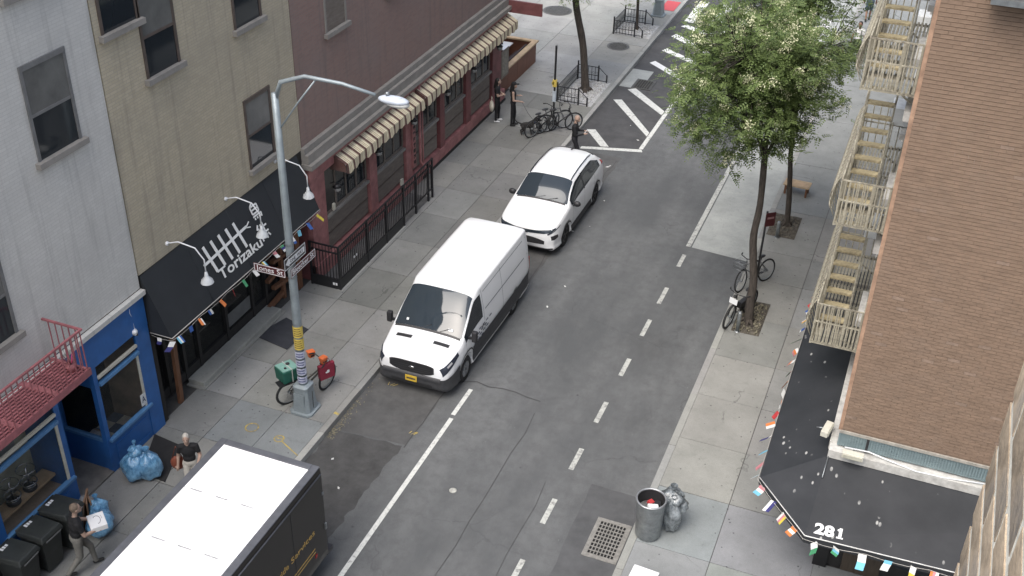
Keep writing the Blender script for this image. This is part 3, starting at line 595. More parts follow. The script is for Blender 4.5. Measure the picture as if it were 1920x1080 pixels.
MB().add([(ax0,ay0,az0),(ax1,ay0,az1),(ax0,ay0,az1)],[(0,1,2)]).build('side_cheek', CANV, AW); MB().add([(ax0,ay1,az0),(ax1,ay1,az1),(ax0,ay1,az1)],[(0,2,1)]).build('side_cheek', CANV, AW)
PALE = mat('pale piping', (.45,.43,.40), .7); WLET = mat('white lettering', (.72,.73,.72), .6, var=.05)
MB().tube([(ax0,ay0,az1),(ax1+.008,ay0,az1),(ax1+.008,ay1,az1),(ax0,ay1,az1)], .012, 6).build('edge_piping', PALE, AW)
ud = Vector((ax0-ax1, 0, az0-az1)).normalized(); nd = Vector((ud.z,0,-ud.x))
def aw(y, u, off=.008): p = Vector((ax1,y,az1)) + ud*u + nd*off; return tuple(p)
text_on('lettering', 'Torizaku', .36, WLET, aw(18.62,.28), (0,1,0), ud, AW, width=1.80, offset=.006)
fb = MB(); fb.bar(aw(18.30,.84),aw(20.15,.94),.065,.01,up=nd)
for k in range(5): y = 18.58+k*.31; fb.bar(aw(y+.05,.52),aw(y-.05,1.22),.085,.011,up=nd)
fb.bar(aw(20.12,.92),aw(20.28,.86),.03,.01,up=nd); fb.bar(aw(20.12,.92),aw(20.3,1.0),.03,.01,up=nd)
fb.build('fish_bone_logo', WLET, AW)
def strokes(name, segs, y0, u0, s, w=.03):
    f = MB()
    for a in segs:
        for p, q_ in zip(a, a[1:]): f.bar(aw(y0+p[0]*s,u0+p[1]*s),aw(y0+q_[0]*s,u0+q_[1]*s),w,.01,up=nd)
    return f.build(name, WLET, AW)
strokes('character', [[(.5,1),(.2,.8)],[(.2,.8),(.2,.35),(.85,.35),(.85,.8),(.2,.8)],[(.2,.58),(.85,.58)],[(.15,.2),(.95,.2),(.9,-.05)],[(.3,.1),(.25,-.02)],[(.5,.1),(.5,-.02)],[(.7,.1),(.72,-.02)]], 20.45, .92, .42, .042)
strokes('character', [[(.25,1),(.05,.75)],[(.2,.8),(.2,0)],[(.45,.95),(.4,.6)],[(.35,.75),(.95,.75)],[(.65,1),(.65,0)],[(.4,.4),(.95,.4)],[(.82,.25),(.95,.05)]], 20.42, .34, .44, .042)
# bunting along the awning, flags as parts
FLAGC = [mat('flag '+n, c, .8) for n, c in (('red',(.42,.035,.04)),('blue',(.03,.09,.30)),('white',(.62,.62,.6)),('pink',(.50,.20,.22)),('yellow',(.55,.45,.06)),('green',(.06,.28,.13)),('orange',(.6,.18,.05)),('sky',(.15,.42,.55)),('navy',(.03,.03,.14)))]
def bunting(name, pts, lab, gap, seed, size=.16, sag=.05, mid_=(-16,20,2)):
    t = thing(name, lab, 'bunting'); q = random.Random(seed); P = [Vector(p) for p in pts]; line = []; 
    for a, b_ in zip(P, P[1:]):
        n = max(2, int((b_-a).length/.35))
        for k in range(n): line.append(a+(b_-a)*k/n + Vector((0,0,-sag*abs(math.sin(k*2.1)))))
    line.append(P[-1]); MB().tube(line, .005, 4).build('cord', PALE, t)
    for a, b_ in zip(P, P[1:]):
        L = (b_-a).length; d = (b_-a).normalized(); y = gap*.5; outw = Vector((d.y,-d.x,0)); outw = outw if outw.dot((a+b_)/2-Vector(mid_)) > 0 else -outw
        while y < L:
            c = a+d*y+Vector((0,0,-.02)); w = size*q.uniform(.55,.75); h = size*q.uniform(.9,1.25); tw = Euler((q.uniform(-.25,.25),q.uniform(-.2,.2),q.uniform(-.7,.7))).to_matrix()
            bands = q.choice((1,2,3,3)); cols = [q.randrange(len(FLAGC)) for _ in range(3)]
            if bands > 1: cols[q.randrange(bands)] = 2
            f = MB(); horiz = q.random() < .5; fl_ = q.uniform(.25,1.0)
            for i in range(bands):
                u0, u1 = i/bands, (i+1)/bands
                quad = [(-w/2,u0),(w/2,u0),(w/2,u1),(-w/2,u1)] if horiz else [(-w/2+w*u0,0),(-w/2+w*u1,0),(-w/2+w*u1,1),(-w/2+w*u0,1)]
                pts3 = []
                for (s_, v_) in quad:
                    p = c + tw @ (d*s_) + tw @ Vector((0,0,-h*v_*.8)) + outw*(h*v_*fl_) + Vector((.02*math.sin(3*v_+y),0,0)); pts3.append(p)
                f.add(pts3+[p+Vector((.004,.002,0)) for p in pts3],[(0,1,2,3),(7,6,5,4),(0,4,5,1),(1,5,6,2),(2,6,7,3),(3,7,4,0)],cols[i])
            f.build('flag', FLAGC, t); y += gap*q.uniform(.8,1.25)
    return t
bunting('bunting', [(ax0+.05,ay0-.03,az1-.03),(ax1+.03,ay0-.03,az1-.03),(ax1+.03,ay1,az1-.03)], 'string of small national flags along the black restaurant awning', .42, 11, .17)
for k, y in enumerate((17.75,20.05,22.25)):
    g_ = thing('gooseneck_lamp', ('nearest','middle','farthest')[k]+' white gooseneck lamp over the black restaurant awning', 'lamp', (0,y,0), 0, 'gooseneck lamps over the awning')
    MB().tube([(FX-.0,-.25,4.5),(FX+.25,-.16,4.55),(FX+.6,-.06,4.42),(FX+.76,0,4.12),(FX+.76,.0,3.78)], .017, 7).build('arm', WHITE, g_)
    MB().lathe([(.03,.12),(.045,.02),(.05,0),(.13,-.09),(.15,-.16)], 18, (FX+.76,0,3.68), cap1=False).build('shade', mat('lamp enamel', (.6,.62,.63), .35) if k == 0 else bpy.data.materials['lamp enamel'], g_)
    MB().lathe([(.05,.0),(.05,.04)], 12, (FX+.0,-.25,4.5), M=Euler((0,R(90),0)).to_matrix()).build('base_plate', WHITE, g_)

# ---- red bar building with striped awnings
B3 = thing('bar_building', 'oxblood painted corner bar with grey ledge and timber window panels', 'building', (0,0,0))
YE = 37.5
MB().box(-26,FX-.01,23.32,YE,3.95,14.5).build('wall', REDW, B3)
MB().box(-26,FX-.04,23.32,YE,.15,3.95).build('ground_floor_wall', BARRED, B3)
MB().box(FX-.2,-14.62,23.2,YE+.1,3.72,3.86).build('ledge', GREYBR, B3); MB().box(FX-.2,-14.74,23.25,YE+.05,3.86,4.12).build('ledge', GREYBR, B3); MB().box(FX-.2,-14.84,23.25,YE+.02,4.12,4.3).build('ledge', GREYBR, B3)
MB().box(FX-.04,-14.78,23.3,YE,3.3,3.72).build('fascia', BARPINK, B3)
for y, w in ((23.75,.8),(26.95,.45),(29.35,.4),(31.9,.35),(34.1,.4),(36.5,.4)): MB().box(FX-.04,-14.84,y-w/2,y+w/2,.15,3.3).build('pilaster', BARPINK if y < 30 else BARRED, B3)
MB().box(FX-.04,-14.80,23.35,30.2,.15,.62).build('base_course', BARPINK, B3); MB().box(FX-.04,-14.82,30.22,YE,.15,.62).build('base_course', BARPINK, B3)
MB().box(FX-.04,-14.79,30.25,YE,.146,.24).build('footing', BLKWOOD, B3)
for (y0, y1) in ((24.25,26.65),(27.25,29.1),(29.75,31.6),(32.2,33.8),(34.4,36.2)):
    w = MB().box(FX-.03,FX+.03,y0,y1,.7,1.7).build('window_panel', PANEL, B3); MB().box(FX+.02,FX+.05,y0,y1,1.18,1.22).build('panel_rail', BRONZE, w)
    MB().box(FX-.03,FX+.10,y0-.05,y1+.05,1.7,1.78).build('sill', GREYBR, w)
    f = MB().box(FX-.03,FX+.02,y0,y1,1.78,1.86).box(FX-.03,FX+.02,y0,y1,3.2,3.3)
    n = max(2, int((y1-y0)/.5)); 
    for k in range(n+1): f.box(FX-.03,FX+.02,y0+(y1-y0)*k/n-.035,y0+(y1-y0)*k/n+.035,1.86,3.2)
    fo = f.build('window', PANEL, B3)
    for k in range(n): MB().box(FX-.02,FX-.005,y0+(y1-y0)*k/n+.035,y0+(y1-y0)*(k+1)/n-.035,1.86,3.2).build('pane', GLASS if k%2 else mat('dim pane', (.05,.048,.045), .15) if 'dim pane' not in bpy.data.materials else GLASS, fo)
for (y, z) in ((25.5,6.9),(29.0,6.9),(32.5,6.9),(25.5,10),(29,10),(32.5,10),(36,6.9)): window(B3, FX-.01, y, z, 1.0, 1.8, GREYBR, gm=PANEL)
MB().tube([(-14.74,29.95,3.7),(-14.74,29.95,.95),(-14.66,30.05,.75),(-14.55,30.3,.45)], .05, 8).build('downpipe', BARPINK, B3)
MB().tube([(-14.74,30.15,3.3),(-14.74,30.15,.7),(-14.6,30.45,.4)], .03, 8).build('downpipe', BARPINK, B3)
vs = MB().box(-14.86,-14.78,29.52,29.72,.9,2.9).build('vertical_sign', BARPINK, B3); q = random.Random(2)
sg = MB()
for k in range(9):
    z = 2.75-k*.2
    for j in range(3): sg.box(-14.781,-14.772,29.56+.045*j,29.56+.045*j+q.uniform(.015,.04),z-q.uniform(.04,.14),z)
sg.build('sign_letters', BLKWOOD, vs)
MB().box(-14.82,-14.76,28.6,28.75,.7,.9).build('meter_box', CREAM, B3); MB().box(-14.83,-14.77,24.42,24.52,1.9,2.1).build('meter_box', CREAM, B3)
# striped awnings with scalloped valance
STR = m_stripe('striped canvas')
def striped(y0, y1, lab):
    t = thing('striped_awning', lab, 'awning', (0,y0,0), 0, 'striped awnings on the bar'); L = y1-y0; b = MB(); n = int(L/.12); vs = []; fs = []
    prof = [(FX+.03,3.56),(-14.76,3.50),(-14.58,3.41),(-14.40,3.31)]
    for i in range(n+1):
        y = L*i/n
        for k,(x,z) in enumerate(prof): vs.append((x,y,z-.012*abs(math.sin(y*2.6))*(k>0)))
    for i in range(n):
        for k in range(3): fs.append((i*4+k,i*4+k+1,(i+1)*4+k+1,(i+1)*4+k))
    b.add(vs, fs, 0, True); b.build('canvas', STR, t)
    v = MB(); vs = []; fs = []
    for i in range(2*n+1):
        y = L*i/(2*n); s = abs(math.sin(y*math.pi/.36)); w = .018*math.sin(y*5.3)
        vs += [(-14.395,y,3.305),(-14.385+w,y,3.18),(-14.38+w*1.3,y,3.06-.06*s)]
    for i in range(2*n):
        for k in range(2): fs.append((i*3+k,i*3+k+1,(i+1)*3+k+1,(i+1)*3+k))
    v.add(vs, fs, 0, True); v.build('valance', STR, t)
    for y in (0.0, L): MB().add([(FX+.03,y,3.6),(-14.42,y,3.3),(-14.40,y,3.08),(FX+.03,y,3.08)],[(0,1,2,3)]).build('side_flap', STR, t)
    MB().tube([(-14.43,0,3.3),(-14.43,L,3.3)], .012, 6).build('front_bar', STEEL, t)
    return t
striped(24.62, 29.6, 'shorter striped cream and brown awning above the black railing'); striped(29.75, YE+.12, 'long striped cream and brown awning running to the far corner')
for k, y in enumerate((24.45,26.95,29.35,31.9,34.1,36.45)):
    l = thing('wall_lantern', ('first','second','third','fourth','fifth','sixth')[k]+' round wall lantern from the near end of the red bar front', 'lantern', (-14.84,y,2.62), 0, 'wall lanterns on the bar')
    MB().tube([(0,0,.12),(.12,0,.2),(.2,0,.12)], .014, 6).build('bracket', BLACKM, l); MB().ell((.2,0,-.0),(.11,.11,.11),12,8).build('globe', mat('lantern glass', (.35,.36,.36), .12, .5) if k == 0 else bpy.data.materials['lantern glass'], l)
    MB().lathe([(.13,.05),(.06,.12),(.02,.14)], 12, (.2,0,0)).build('cap', BLACKM, l)
# projecting sign plate at the far corner
ps = thing('blade_sign', 'dark maroon sign board projecting from the far corner of the bar', 'sign', (FX,YE,0)); MB().box(.1,1.5,.02,.1,3.6,4.05).build('board', BARRED, ps); MB().tube([(0,.06,4.0),(.3,.06,4.0)], .02, 6).build('bracket', BLACKM, ps)
# iron fence of the basement area
FE = thing('iron_fence', 'black iron railing with solid kick plate around the bar basement area', 'railing', (0,0,0))
fx, fy0, fy1, ft = -14.0, 23.2, 29.25, 1.52
bal = MB().box(-.009,.009,-.009,.009,.5,ft-.22).mesh('baluster', BLACKM); balt = MB().box(-.007,.007,-.007,.007,ft-.19,ft-.03).mesh('short_baluster', BLACKM)
posts = (23.2,24.85,26.05,27.2,28.05,28.95,29.25)
for y in posts: MB().box(fx-.028,fx+.028,y-.028,y+.028,.15,ft+.02).build('post', BLACKM, FE)
y = fy0+.11
while y < fy1-.05:
    link('baluster', bal, FE, (fx,y,0)); link('short_baluster', balt, FE, (fx,y+.055,0)); y += .11
for z in (.48,ft-.2,ft): MB().box(fx-.02,fx+.02,fy0,fy1,z-.018,z+.018).build('rail', BLACKM, FE)
MB().box(fx-.012,fx+.012,fy0+.03,27.15,.16,.46).build('kick_plate', BLACKM, FE)
for k in range(8): link('baluster', bal, FE, (fx-.1-k*.1,fy0-.0,0)); link('short_baluster', balt, FE, (fx-.1-k*.1,fy0,0))
for z in (.48,ft-.2,ft): MB().box(fx-.9,fx-.02,fy0-.02,fy0+.02,z-.018,z+.018).build('rail', BLACKM, FE)
MB().box(fx-.9,fx-.03,fy0-.012,fy0+.012,.16,.46).build('kick_plate', BLACKM, FE); MB().box(fx-.93,fx-.87,fy0-.028,fy0+.028,.15,ft+.02).build('post', BLACKM, FE)
tp = MB()
for (dx) in (.12,.2): tp.box(fx-dx-.03,fx-dx+.03,fy0-.016,fy0-.013,.28,.36)
tp.build('sticker', WHITE, FE); MB().box(fx+.013,fx+.016,24.0,24.06,.75,.82).box(fx+.013,fx+.016,24.15,24.2,.75,.82).build('sticker', WHITE, FE)
MB().box(FX+.02,fx-.03,23.25,29.2,.152,.158).build('area_floor', mat('area floor', (.10,.10,.10), .9, var=.3, scale=2, world=True), FE)
MB().box(-14.1,-13.93,23.15,27.2,.15,.162).build('footing', A_KERB, FE)
# cafe enclosure beyond the bar
CE = thing('cafe_enclosure', 'brown timber pavement cafe enclosure with pale cap rail', 'enclosure', (0,0,0))
EP = mat('brown panel paint', (.18,.075,.045), .6, var=.15, scale=2)
for k in range(4): MB().box(-15.2,-15.13,37.55+k*1.03,37.55+k*1.03+1.02,.15,1.0).build('panel', EP, CE)
for k in range(2): MB().box(-15.22-(k+1)*1.1,-15.22-k*1.1-.01,41.6,41.67,.15,1.0).build('panel', EP, CE)
MB().box(-15.28,-15.05,37.55,41.75,1.0,1.06).build('cap_rail', WOODL, CE); MB().box(-17.5,-15.28,41.55,41.75,1.0,1.06).build('cap_rail', WOODL, CE)
MB().box(-19,-15.22,37.55,41.55,.152,.16).build('deck', mat('dark deck', (.035,.03,.03), .9, world=True), CE)
MB().box(-15.9,-15.45,37.9,41.4,.16,.62).box(-15.5,-15.42,37.9,41.4,.62,.95).build('bench', mat('dark bench', (.04,.025,.022), .7), CE)
MB().box(-15.02,-15.0,37.56,38.3,.9,2.0).build('menu_board', mat('menu board', (.2,.17,.14), .6), CE); MB().box(-14.999,-14.994,37.65,38.2,1.0,1.9).build('menu_sheet', mat('menu sheet', (.26,.24,.2), .6, var=.4, scale=9), CE)
for k,(x,y) in enumerate(((-16.5,41.0),(-16.5,39.2))):
    tb = thing('cafe_table', ('far' if k == 0 else 'near')+' white topped table inside the cafe enclosure', 'table', (x,y,.16), 0, 'cafe tables'); MB().box(-.45,.45,-.45,.45,.70,.74).build('table_top', WHITE, tb); MB().lathe([(.2,0),(.2,.03),(.04,.05),(.04,.7)], 12).build('pedestal', BLACKM, tb)
    bt = thing('bottle', 'dark bottle standing on the '+('far' if k == 0 else 'near')+' cafe table', 'bottle', (x+.1,y+.1,.90), 0, 'bottles'); MB().lathe([(.035,0),(.037,.15),(.014,.2),(.013,.27)], 10).build('body', PLASTB, bt)
# ================================================================== RIGHT CORNER BUILDING
BRK = mat('brown brick', (.225,.155,.109), .85, var=.12, scale=6, objrand=.06, bmp=.3, bscale=90, dirt=(.225,.162,.12), dirt_amt=.4)
BRKS = mat('brown brick field', (.225,.155,.109), .85, var=.18, scale=3.5, bmp=.3, bscale=90, dirt=(.235,.172,.13), dirt_amt=.5, stretch=(1.2,1.2,5))
MORT = mat('brown mortar', (.205,.145,.106), .95, var=.25, scale=9, dirt=(.32,.26,.21), dirt_amt=.8)
WFRONT = 18.0; CX = -.12
CB = thing('corner_building', 'corner building with a windowless brown brick side wall and fire escape front', 'building', (0,0,0))
MB().box(CX+.02,12,WFRONT+.012,46,3.62,13.3).build('wall', MORT, CB)
MB().box(CX-.01,CX+.06,WFRONT-.002,WFRONT+.05,3.62,13.3).build('corner_trim', mat('terracotta trim', (.34,.215,.145), .8, var=.35, scale=4), CB)
bm_ = [MB().box(-.101,.101,-.003,.014,-.0305,.0305).mesh('brick', BRK), MB().box(-.0995,.1005,-.0015,.014,-.030,.030).mesh('brick', BRK), MB().box(-.1,.099,-.005,.014,-.0295,.0305).mesh('brick', BRK)]
field = MB(); q = random.Random(5); n_ind = 0; pale = MB(); nz = int((13.28-3.66)/.0675)
for r_ in range(nz-1, -1, -1):
    z = 3.66+.0675*r_+.03; x = CX+.165 + (.105 if r_ % 2 else 0)
    if r_ % 2: field.box(CX+.062,CX+.162,WFRONT-.003,WFRONT+.014,z-.0305,z+.03)
    while x < 4.4:
        if n_ind < 300 and z < 12.2 and x < 2.0:
            o = link('brick', bm_[q.randrange(3)], CB, (x,WFRONT,z)); n_ind += 1
        else: d = q.uniform(-.003,.003); (pale if q.random() < .025 else field).box(x-.101,x+.1005,WFRONT-.003+d,WFRONT+.014,z-.0305,z+.030)
        x += .21
stuff(field.build('brick_field', BRKS, CB)); stuff(pale.build('pale_brick_field', mat('pale brown brick', (.25,.18,.135), .85, var=.25, scale=5), CB))
MB().box(CX+.02,12,WFRONT-.02,WFRONT+.3,3.56,3.62).build('brick_ledge', mat('pale ledge', (.33,.31,.27), .85, var=.25, scale=5), CB)
CORR = mat('blue grey corrugated metal', (.24,.31,.325), .45, .25, var=.1, scale=4)
b = MB().box(CX+.02,6,WFRONT+.02,WFRONT+.2,3.24,3.56)
x = CX+.03
while x < 5: b.box(x,x+.025,WFRONT-.005,WFRONT+.03,3.25,3.555); x += .05
b.build('corrugated_strip', CORR, CB); MB().box(.42,.47,WFRONT-.012,WFRONT,3.25,3.555).build('strip_joint', PLASTB, CB)
LEDG = mat('weathered white ledge', (.5,.49,.46), .75, var=.25, scale=6, dirt=(.25,.23,.2), dirt_amt=.6)
MB().box(CX-.1,6,WFRONT-.16,WFRONT+.1,3.02,3.2).build('front_ledge', LEDG, CB); MB().box(CX-.12,CX+.1,WFRONT+.1,45.5,3.02,3.22).build('street_ledge', LEDG, CB)
MB().tube([(.05,WFRONT-.06,3.28),(.5,WFRONT-.05,3.30),(.9,WFRONT-.09,3.25),(1.4,WFRONT-.16,3.215),(1.9,WFRONT-.14,3.22),(2.6,WFRONT-.06,3.25)], .013, 6).build('cable', WHITE, CB)
MB().box(CX,12,WFRONT-.25,WFRONT+.3,13.31,13.7).build('cornice', mat('grey metal cornice', (.2,.21,.215), .5, .4), CB)
rib = MB()
rib.box(.62,4.5,WFRONT-.42,WFRONT-.02,12.16,12.22)
for k in range(5): rib.box(.62,4.5,WFRONT-.42+.085*k,WFRONT-.385+.085*k,12.22,12.25)
rib.build('metal_flashing', STEEL, CB)
MB().box(.06,12,WFRONT+.06,46,.0,3.02).build('shop_wall', DARKIN, CB)
SF = MB().box(-.02,.04,18.1,25.4,.15,3.0).build('street_shopfront', BLKWOOD, CB)
for k in range(6): MB().box(-.035,-.022,18.3+k*1.2,19.35+k*1.2,.7,2.6).build('window_pane', GLASS, SF)
fr = MB().box(-.02,6,WFRONT-.02,WFRONT+.05,.15,3.0).build('front_shopfront', BLKWOOD, CB)
MB().box(-.06,.22,WFRONT-.12,WFRONT-.022,.15,2.9).build('pillar', mat('black pillar', (.012,.012,.013), .4), CB)
dr = MB().box(.5,1.25,WFRONT-.07,WFRONT-.022,.17,2.3).build('door', mat('dark timber door', (.055,.042,.03), .6, var=.3, scale=3, stretch=(8,1,1)), CB); MB().box(.85,.93,WFRONT-.078,WFRONT-.071,.85,.98).build('notice', WHITE, dr); MB().tube([(1.16,WFRONT-.1,.9),(1.16,WFRONT-.1,1.3)], .015, 6).build('handle', CHROME, dr)
for k in range(3): MB().box(1.5+k*.9,2.3+k*.9,WFRONT-.035,WFRONT-.022,.6,2.5).build('window_pane', GLASS, fr)
for k,(x,y,z,ry) in enumerate(((CX+.35,WFRONT-.25,3.22,.0),(CX-.22,WFRONT+.25,3.3,1.4))):
    f = thing('floodlight', ('cream floodlight lying on the white ledge at the corner','cream floodlight hanging over the awning beside the brick corner')[k], 'floodlight', (x,y,z), ry)
    MB().box(-.2,.2,-.07,.07,0,.12).build('housing', CREAM, f, bevel=.01); MB().box(-.17,.17,-.085,-.07,.02,.1).build('lens', mat('flood lens', (.45,.44,.36), .2) if k == 0 else bpy.data.materials['flood lens'], f); MB().tube([(0,.07,.06),(0,.2,.02)], .015, 6).build('bracket', STEEL, f)
# windows, sills and air conditioners on the street front (seen edge on)
for lev in range(3):
    for y in (21.0,24.2,27.4,30.6,34,37.5,41):
        z = 4.6+2.8*lev; w = MB().box(CX-.01,CX+.03,y-.5,y+.5,z,z+1.6).build('window', CREAM, CB); MB().box(CX-.016,CX-.011,y-.42,y+.42,z+.08,z+.75).build('pane', GLASS, w); MB().box(CX-.016,CX-.011,y-.42,y+.42,z+.85,z+1.52).build('pane', GLASS, w)
        MB().box(CX-.17,CX+.02,y-.62,y+.62,z-.14,z-.01).build('sill', LEDG, w); MB().box(CX-.14,CX+.02,y-.65,y+.65,z+1.61,z+1.8).build('lintel', LEDG, w)
for k,(y,z) in enumerate(((24.2,4.62),(24.2,7.42),(27.4,10.2),(30.6,7.42))):
    a = thing('air_conditioner', ('lowest white window air conditioner beside the fire escape','white window air conditioner one floor above the lowest one','top white window air conditioner by the fire escape','white window air conditioner farthest along the facade')[k], 'air conditioner', (CX,y,z)); MB().box(-.45,-.02,-.3,.3,0,.4).build('case', mat('ac case', (.6,.62,.62), .5) if k == 0 else bpy.data.materials['ac case'], a, bevel=.015)
    for j in range(5): MB().box(-.46,-.452,-.26,.26,.06+.06*j,.08+.06*j).build('louvre', DARKM, a)
# ---- awning with the number 281
AC = m_canvas('dusty black canvas'); AB = thing('awning', 'black canvas corner awning numbered 281 with bird droppings', 'awning', (0,0,0))
T0=(-.2,17.9,3.02); T1=(-.2,25.3,3.02); O1=(-1.38,25.4,2.5); O0=(-1.36,17.35,2.5); F0=(-.28,16.1,2.5); F1=(5,16.35,2.5); T2=(5,17.9,3.02)
def canvas(name, pts):
    n = Vector(pts[1])-Vector(pts[0]); n = n.cross(Vector(pts[2])-Vector(pts[0])).normalized(); n = n if n.z > 0 else -n
    bb = MB().prism(pts, -n*.012); return bb.build(name, AC, AB, fix=True)
canvas('street_canvas', [T0,T1,O1,O0]); canvas('corner_canvas', [T0,O0,F0]); canvas('front_canvas', [T0,F0,F1,T2])
for a_, b__ in ((O1,O0),(O0,F0),(F0,F1)):
    a2 = Vector(a_)+Vector((0,0,-.012)); b2 = Vector(b__)+Vector((0,0,-.012)); MB().add([a2,b2,b2-Vector((0,0,.16)),a2-Vector((0,0,.16))],[(0,1,2,3)]).build('valance', AC, AB)
MB().tube([O1,O0], .010, 5).build('edge_piping', BLACKM, AB); MB().tube([O0,F0,F1], .012, 5).build('edge_piping', mat('white piping', (.6,.6,.58), .6), AB)
MB().tube([(-.2,17.9,3.06),(-.22,17.35,2.9)], .012, 5).build('seam_rod', STEEL, AB)
fd = (Vector(F1)-Vector(F0)).normalized(); fu = Vector((0,1.55,.52)).normalized(); fn = fd.cross(fu).normalized()
text_on('number', '28', .30, WLET, Vector(F0)+fd*.14+fu*.10+fn*.012, fd, fu, AB, width=.36, offset=.012)
n1 = Vector(F0)+fd*.60+fu*.10+fn*.013; MB().bar(n1,n1+fu*.215,.055,.006,up=fn).bar(n1-fd*.06+fu*.012,n1+fd*.06+fu*.012,.03,.0065,up=fn).bar(n1+fu*.20,n1-fd*.055+fu*.155,.035,.0065,up=fn).build('number', WLET, AB)
fo_ = MB()
for k in range(4): pass
bunting('bunting', [(-1.40,25.3,2.44),(-1.39,17.35,2.44),(-.30,16.07,2.44),(4.9,16.32,2.44)], 'string of small national flags along the corner awning numbered 281', .40, 21, .20, .05, (1.5,21,2))

# ---- fire escape
FEM = mat('cream rusty iron', (.37,.345,.27), .75, var=.4, scale=9, dirt=(.09,.07,.055), dirt_amt=.95, bmp=.2)
FEY = mat('worn yellow tread', (.40,.34,.21), .8, var=.35, scale=7, dirt=(.06,.045,.03), dirt_amt=.95)
FES = thing('fire_escape', 'cream painted iron fire escape with scrollwork railings on the corner building', 'fire escape', (0,0,0))
fi, fo2, fyA, fyB = -.16, -1.08, 20.2, 24.2
slat = MB().box(-.023,.023,fyA,fyB,-.012,.02).mesh('slat', FEM)
pick = MB().box(-.011,.011,-.011,.011,0,.92).mesh('baluster', FEM)
def scroll():
    b = MB()
    bel = lambda z: -.15*math.sin(math.pi*min(1,max(0,z)/.92))
    for (cz, r_, sg) in ((.26,.095,1),(.52,.09,-1),(.74,.06,1)):
        b.tube([(bel(cz+r_*math.sin(a*.6*sg)), r_*(1-.045*a)*math.cos(a*.6*sg), cz+r_*(1-.045*a)*math.sin(a*.6*sg)) for a in range(15)], .009, 4)
    b.tube([(bel(.08+a*.105),.09*math.sin(a*.9),.08+a*.105) for a in range(9)], .008, 4); b.tube([(bel(.02+a*.128),.0,.02+a*.128) for a in range(8)], .008, 4)
    return b.mesh('scroll', FEM)
SCR = scroll(); treadm = MB().box(-.27,.27,-.095,.095,-.018,.018).mesh('tread', FEY); riser = MB().box(-.012,.012,-.06,.06,-.014,.014).mesh('tread_slot', FEM)
for lev in range(4):
    z = 4.0+2.8*lev
    for k in range(13): link('slat', slat, FES, (fi-.03-k*.072,0,z))
    for y in (fyA+.03,fyA+.85,fyA+1.65,fyA+2.45,fyB-.03): MB().box(fo2,fi,y-.025,y+.025,z-.05,z-.013).build('support', FEM, FES)
    for x in (fi,fo2): MB().box(x-.02,x+.02,fyA,fyB,z-.06,z+.03).build('side_beam', FEM, FES)
    for zz in (.92,.06): MB().box(fo2-.016,fo2+.016,fyA,fyB,z+zz-.014,z+zz+.014).build('rail', FEM, FES)
    for zz in (.92,.5): MB().box(fo2,fi,fyA-.014,fyA+.014,z+zz-.013,z+zz+.013).build('rail', FEM, FES); MB().box(fo2,fi,fyB-.014,fyB+.014,z+zz-.013,z+zz+.013).build('rail', FEM, FES)
    for k in range(7): link('baluster', pick, FES, (fo2+k*.15,fyA,z))
    for k in range(7): link('baluster', pick, FES, (fo2+k*.15,fyB,z))
    for k in range(20): link('scroll', SCR, FES, (fo2-.02,fyA+.1+k*.2,z+.04))
    for k in range(21): link('baluster', pick, FES, (fo2,fyA+k*.2,z))
    for k in range(14): link('baluster', pick, FES, (fi+.01,fyA+.1+k*.3,z))
    MB().box(fi-.006,fi+.026,fyA,fyB,z+.90,z+.93).build('rail', FEM, FES)
    for y in (fyA+.6,fyB-.1): MB().bar((fi+.04,y,z-.45),(fi-.5,y,z-.06),.03,.03).build('bracket', FEM, FES)
    for k in range(10): link('baluster', pick, FES, (fo2+.05+k*.09,fyA+1.3,z-.02)) if False else None
    for k in range(12): link('baluster', pick, FES, (fo2+k*.083,fyA-.001,z))
    # stair up to the next platform, climbing away from the viewer
    n = 13; y0, y1 = fyA+.45, fyB-.2
    for k in range(n): t_ = (k+1)/(n+1); link('tread', treadm, FES, (-.74,y0+(y1-y0)*t_,z+2.8*t_))
    for x in (-1.02,-.47):
        MB().bar((x,y0,z),(x,y1,z+2.8),.02,.10).build('stringer', FEM, FES); MB().tube([(x,y0,z+.8),(x,y1,z+3.5)], .014, 6).build('handrail', FEM, FES)
    for k in range(12):
        t_ = (k+.5)/12; link('baluster', pick, FES, (-1.02,y0+(y1-y0)*t_,z+2.8*t_-.1)); link('baluster', pick, FES, (-.47,y0+(y1-y0)*t_,z+2.8*t_-.1))
# far second fire escape on the next facade, same ironwork
# ---- own building at the lower right: brick wall right beside the viewer
OB = thing('brick_building', 'near tan brick wall filling the lower right corner', 'building', (0,0,0))
TB = mat('tan grey brick', (.40,.31,.215), .85, var=.5, scale=14, objrand=.28, bmp=.5, bscale=60, dirt=(.22,.21,.20), dirt_amt=.85)
MO = mat('pale mortar', (.72,.68,.58), .95, var=.2, scale=20, bmp=.4, bscale=80)
OX = .165; OY = 1.22
MB().box(OX+.012,9,-9,OY-.012,0,20).build('wall', MO, OB)
bms = [MB().box(.0108,.09,-.0955,.0955,-.0265,.0265).mesh('brick', TB), MB().box(.0113,.09,-.0945,.0955,-.026,.0265).mesh('brick', TB), MB().box(.0105,.09,-.0955,.095,-.0265,.027).mesh('brick', TB)]
q = random.Random(8)
for r_ in range(28):
    z = 15.75+.0677*r_; y = OY-.0965-(.10 if r_ % 2 else 0)
    if r_ % 2: hb = link('brick', bms[0], OB, (OX,OY-.047,z)); hb.scale = (1,.46,1)
    for k in range(6):
        o = link('brick', bms[q.randrange(3)], OB, (OX+q.uniform(-.0003,.0003),y+q.uniform(-.003,.003)-k*.205,z)); o.rotation_euler = (q.uniform(-.01,.01),0,0)
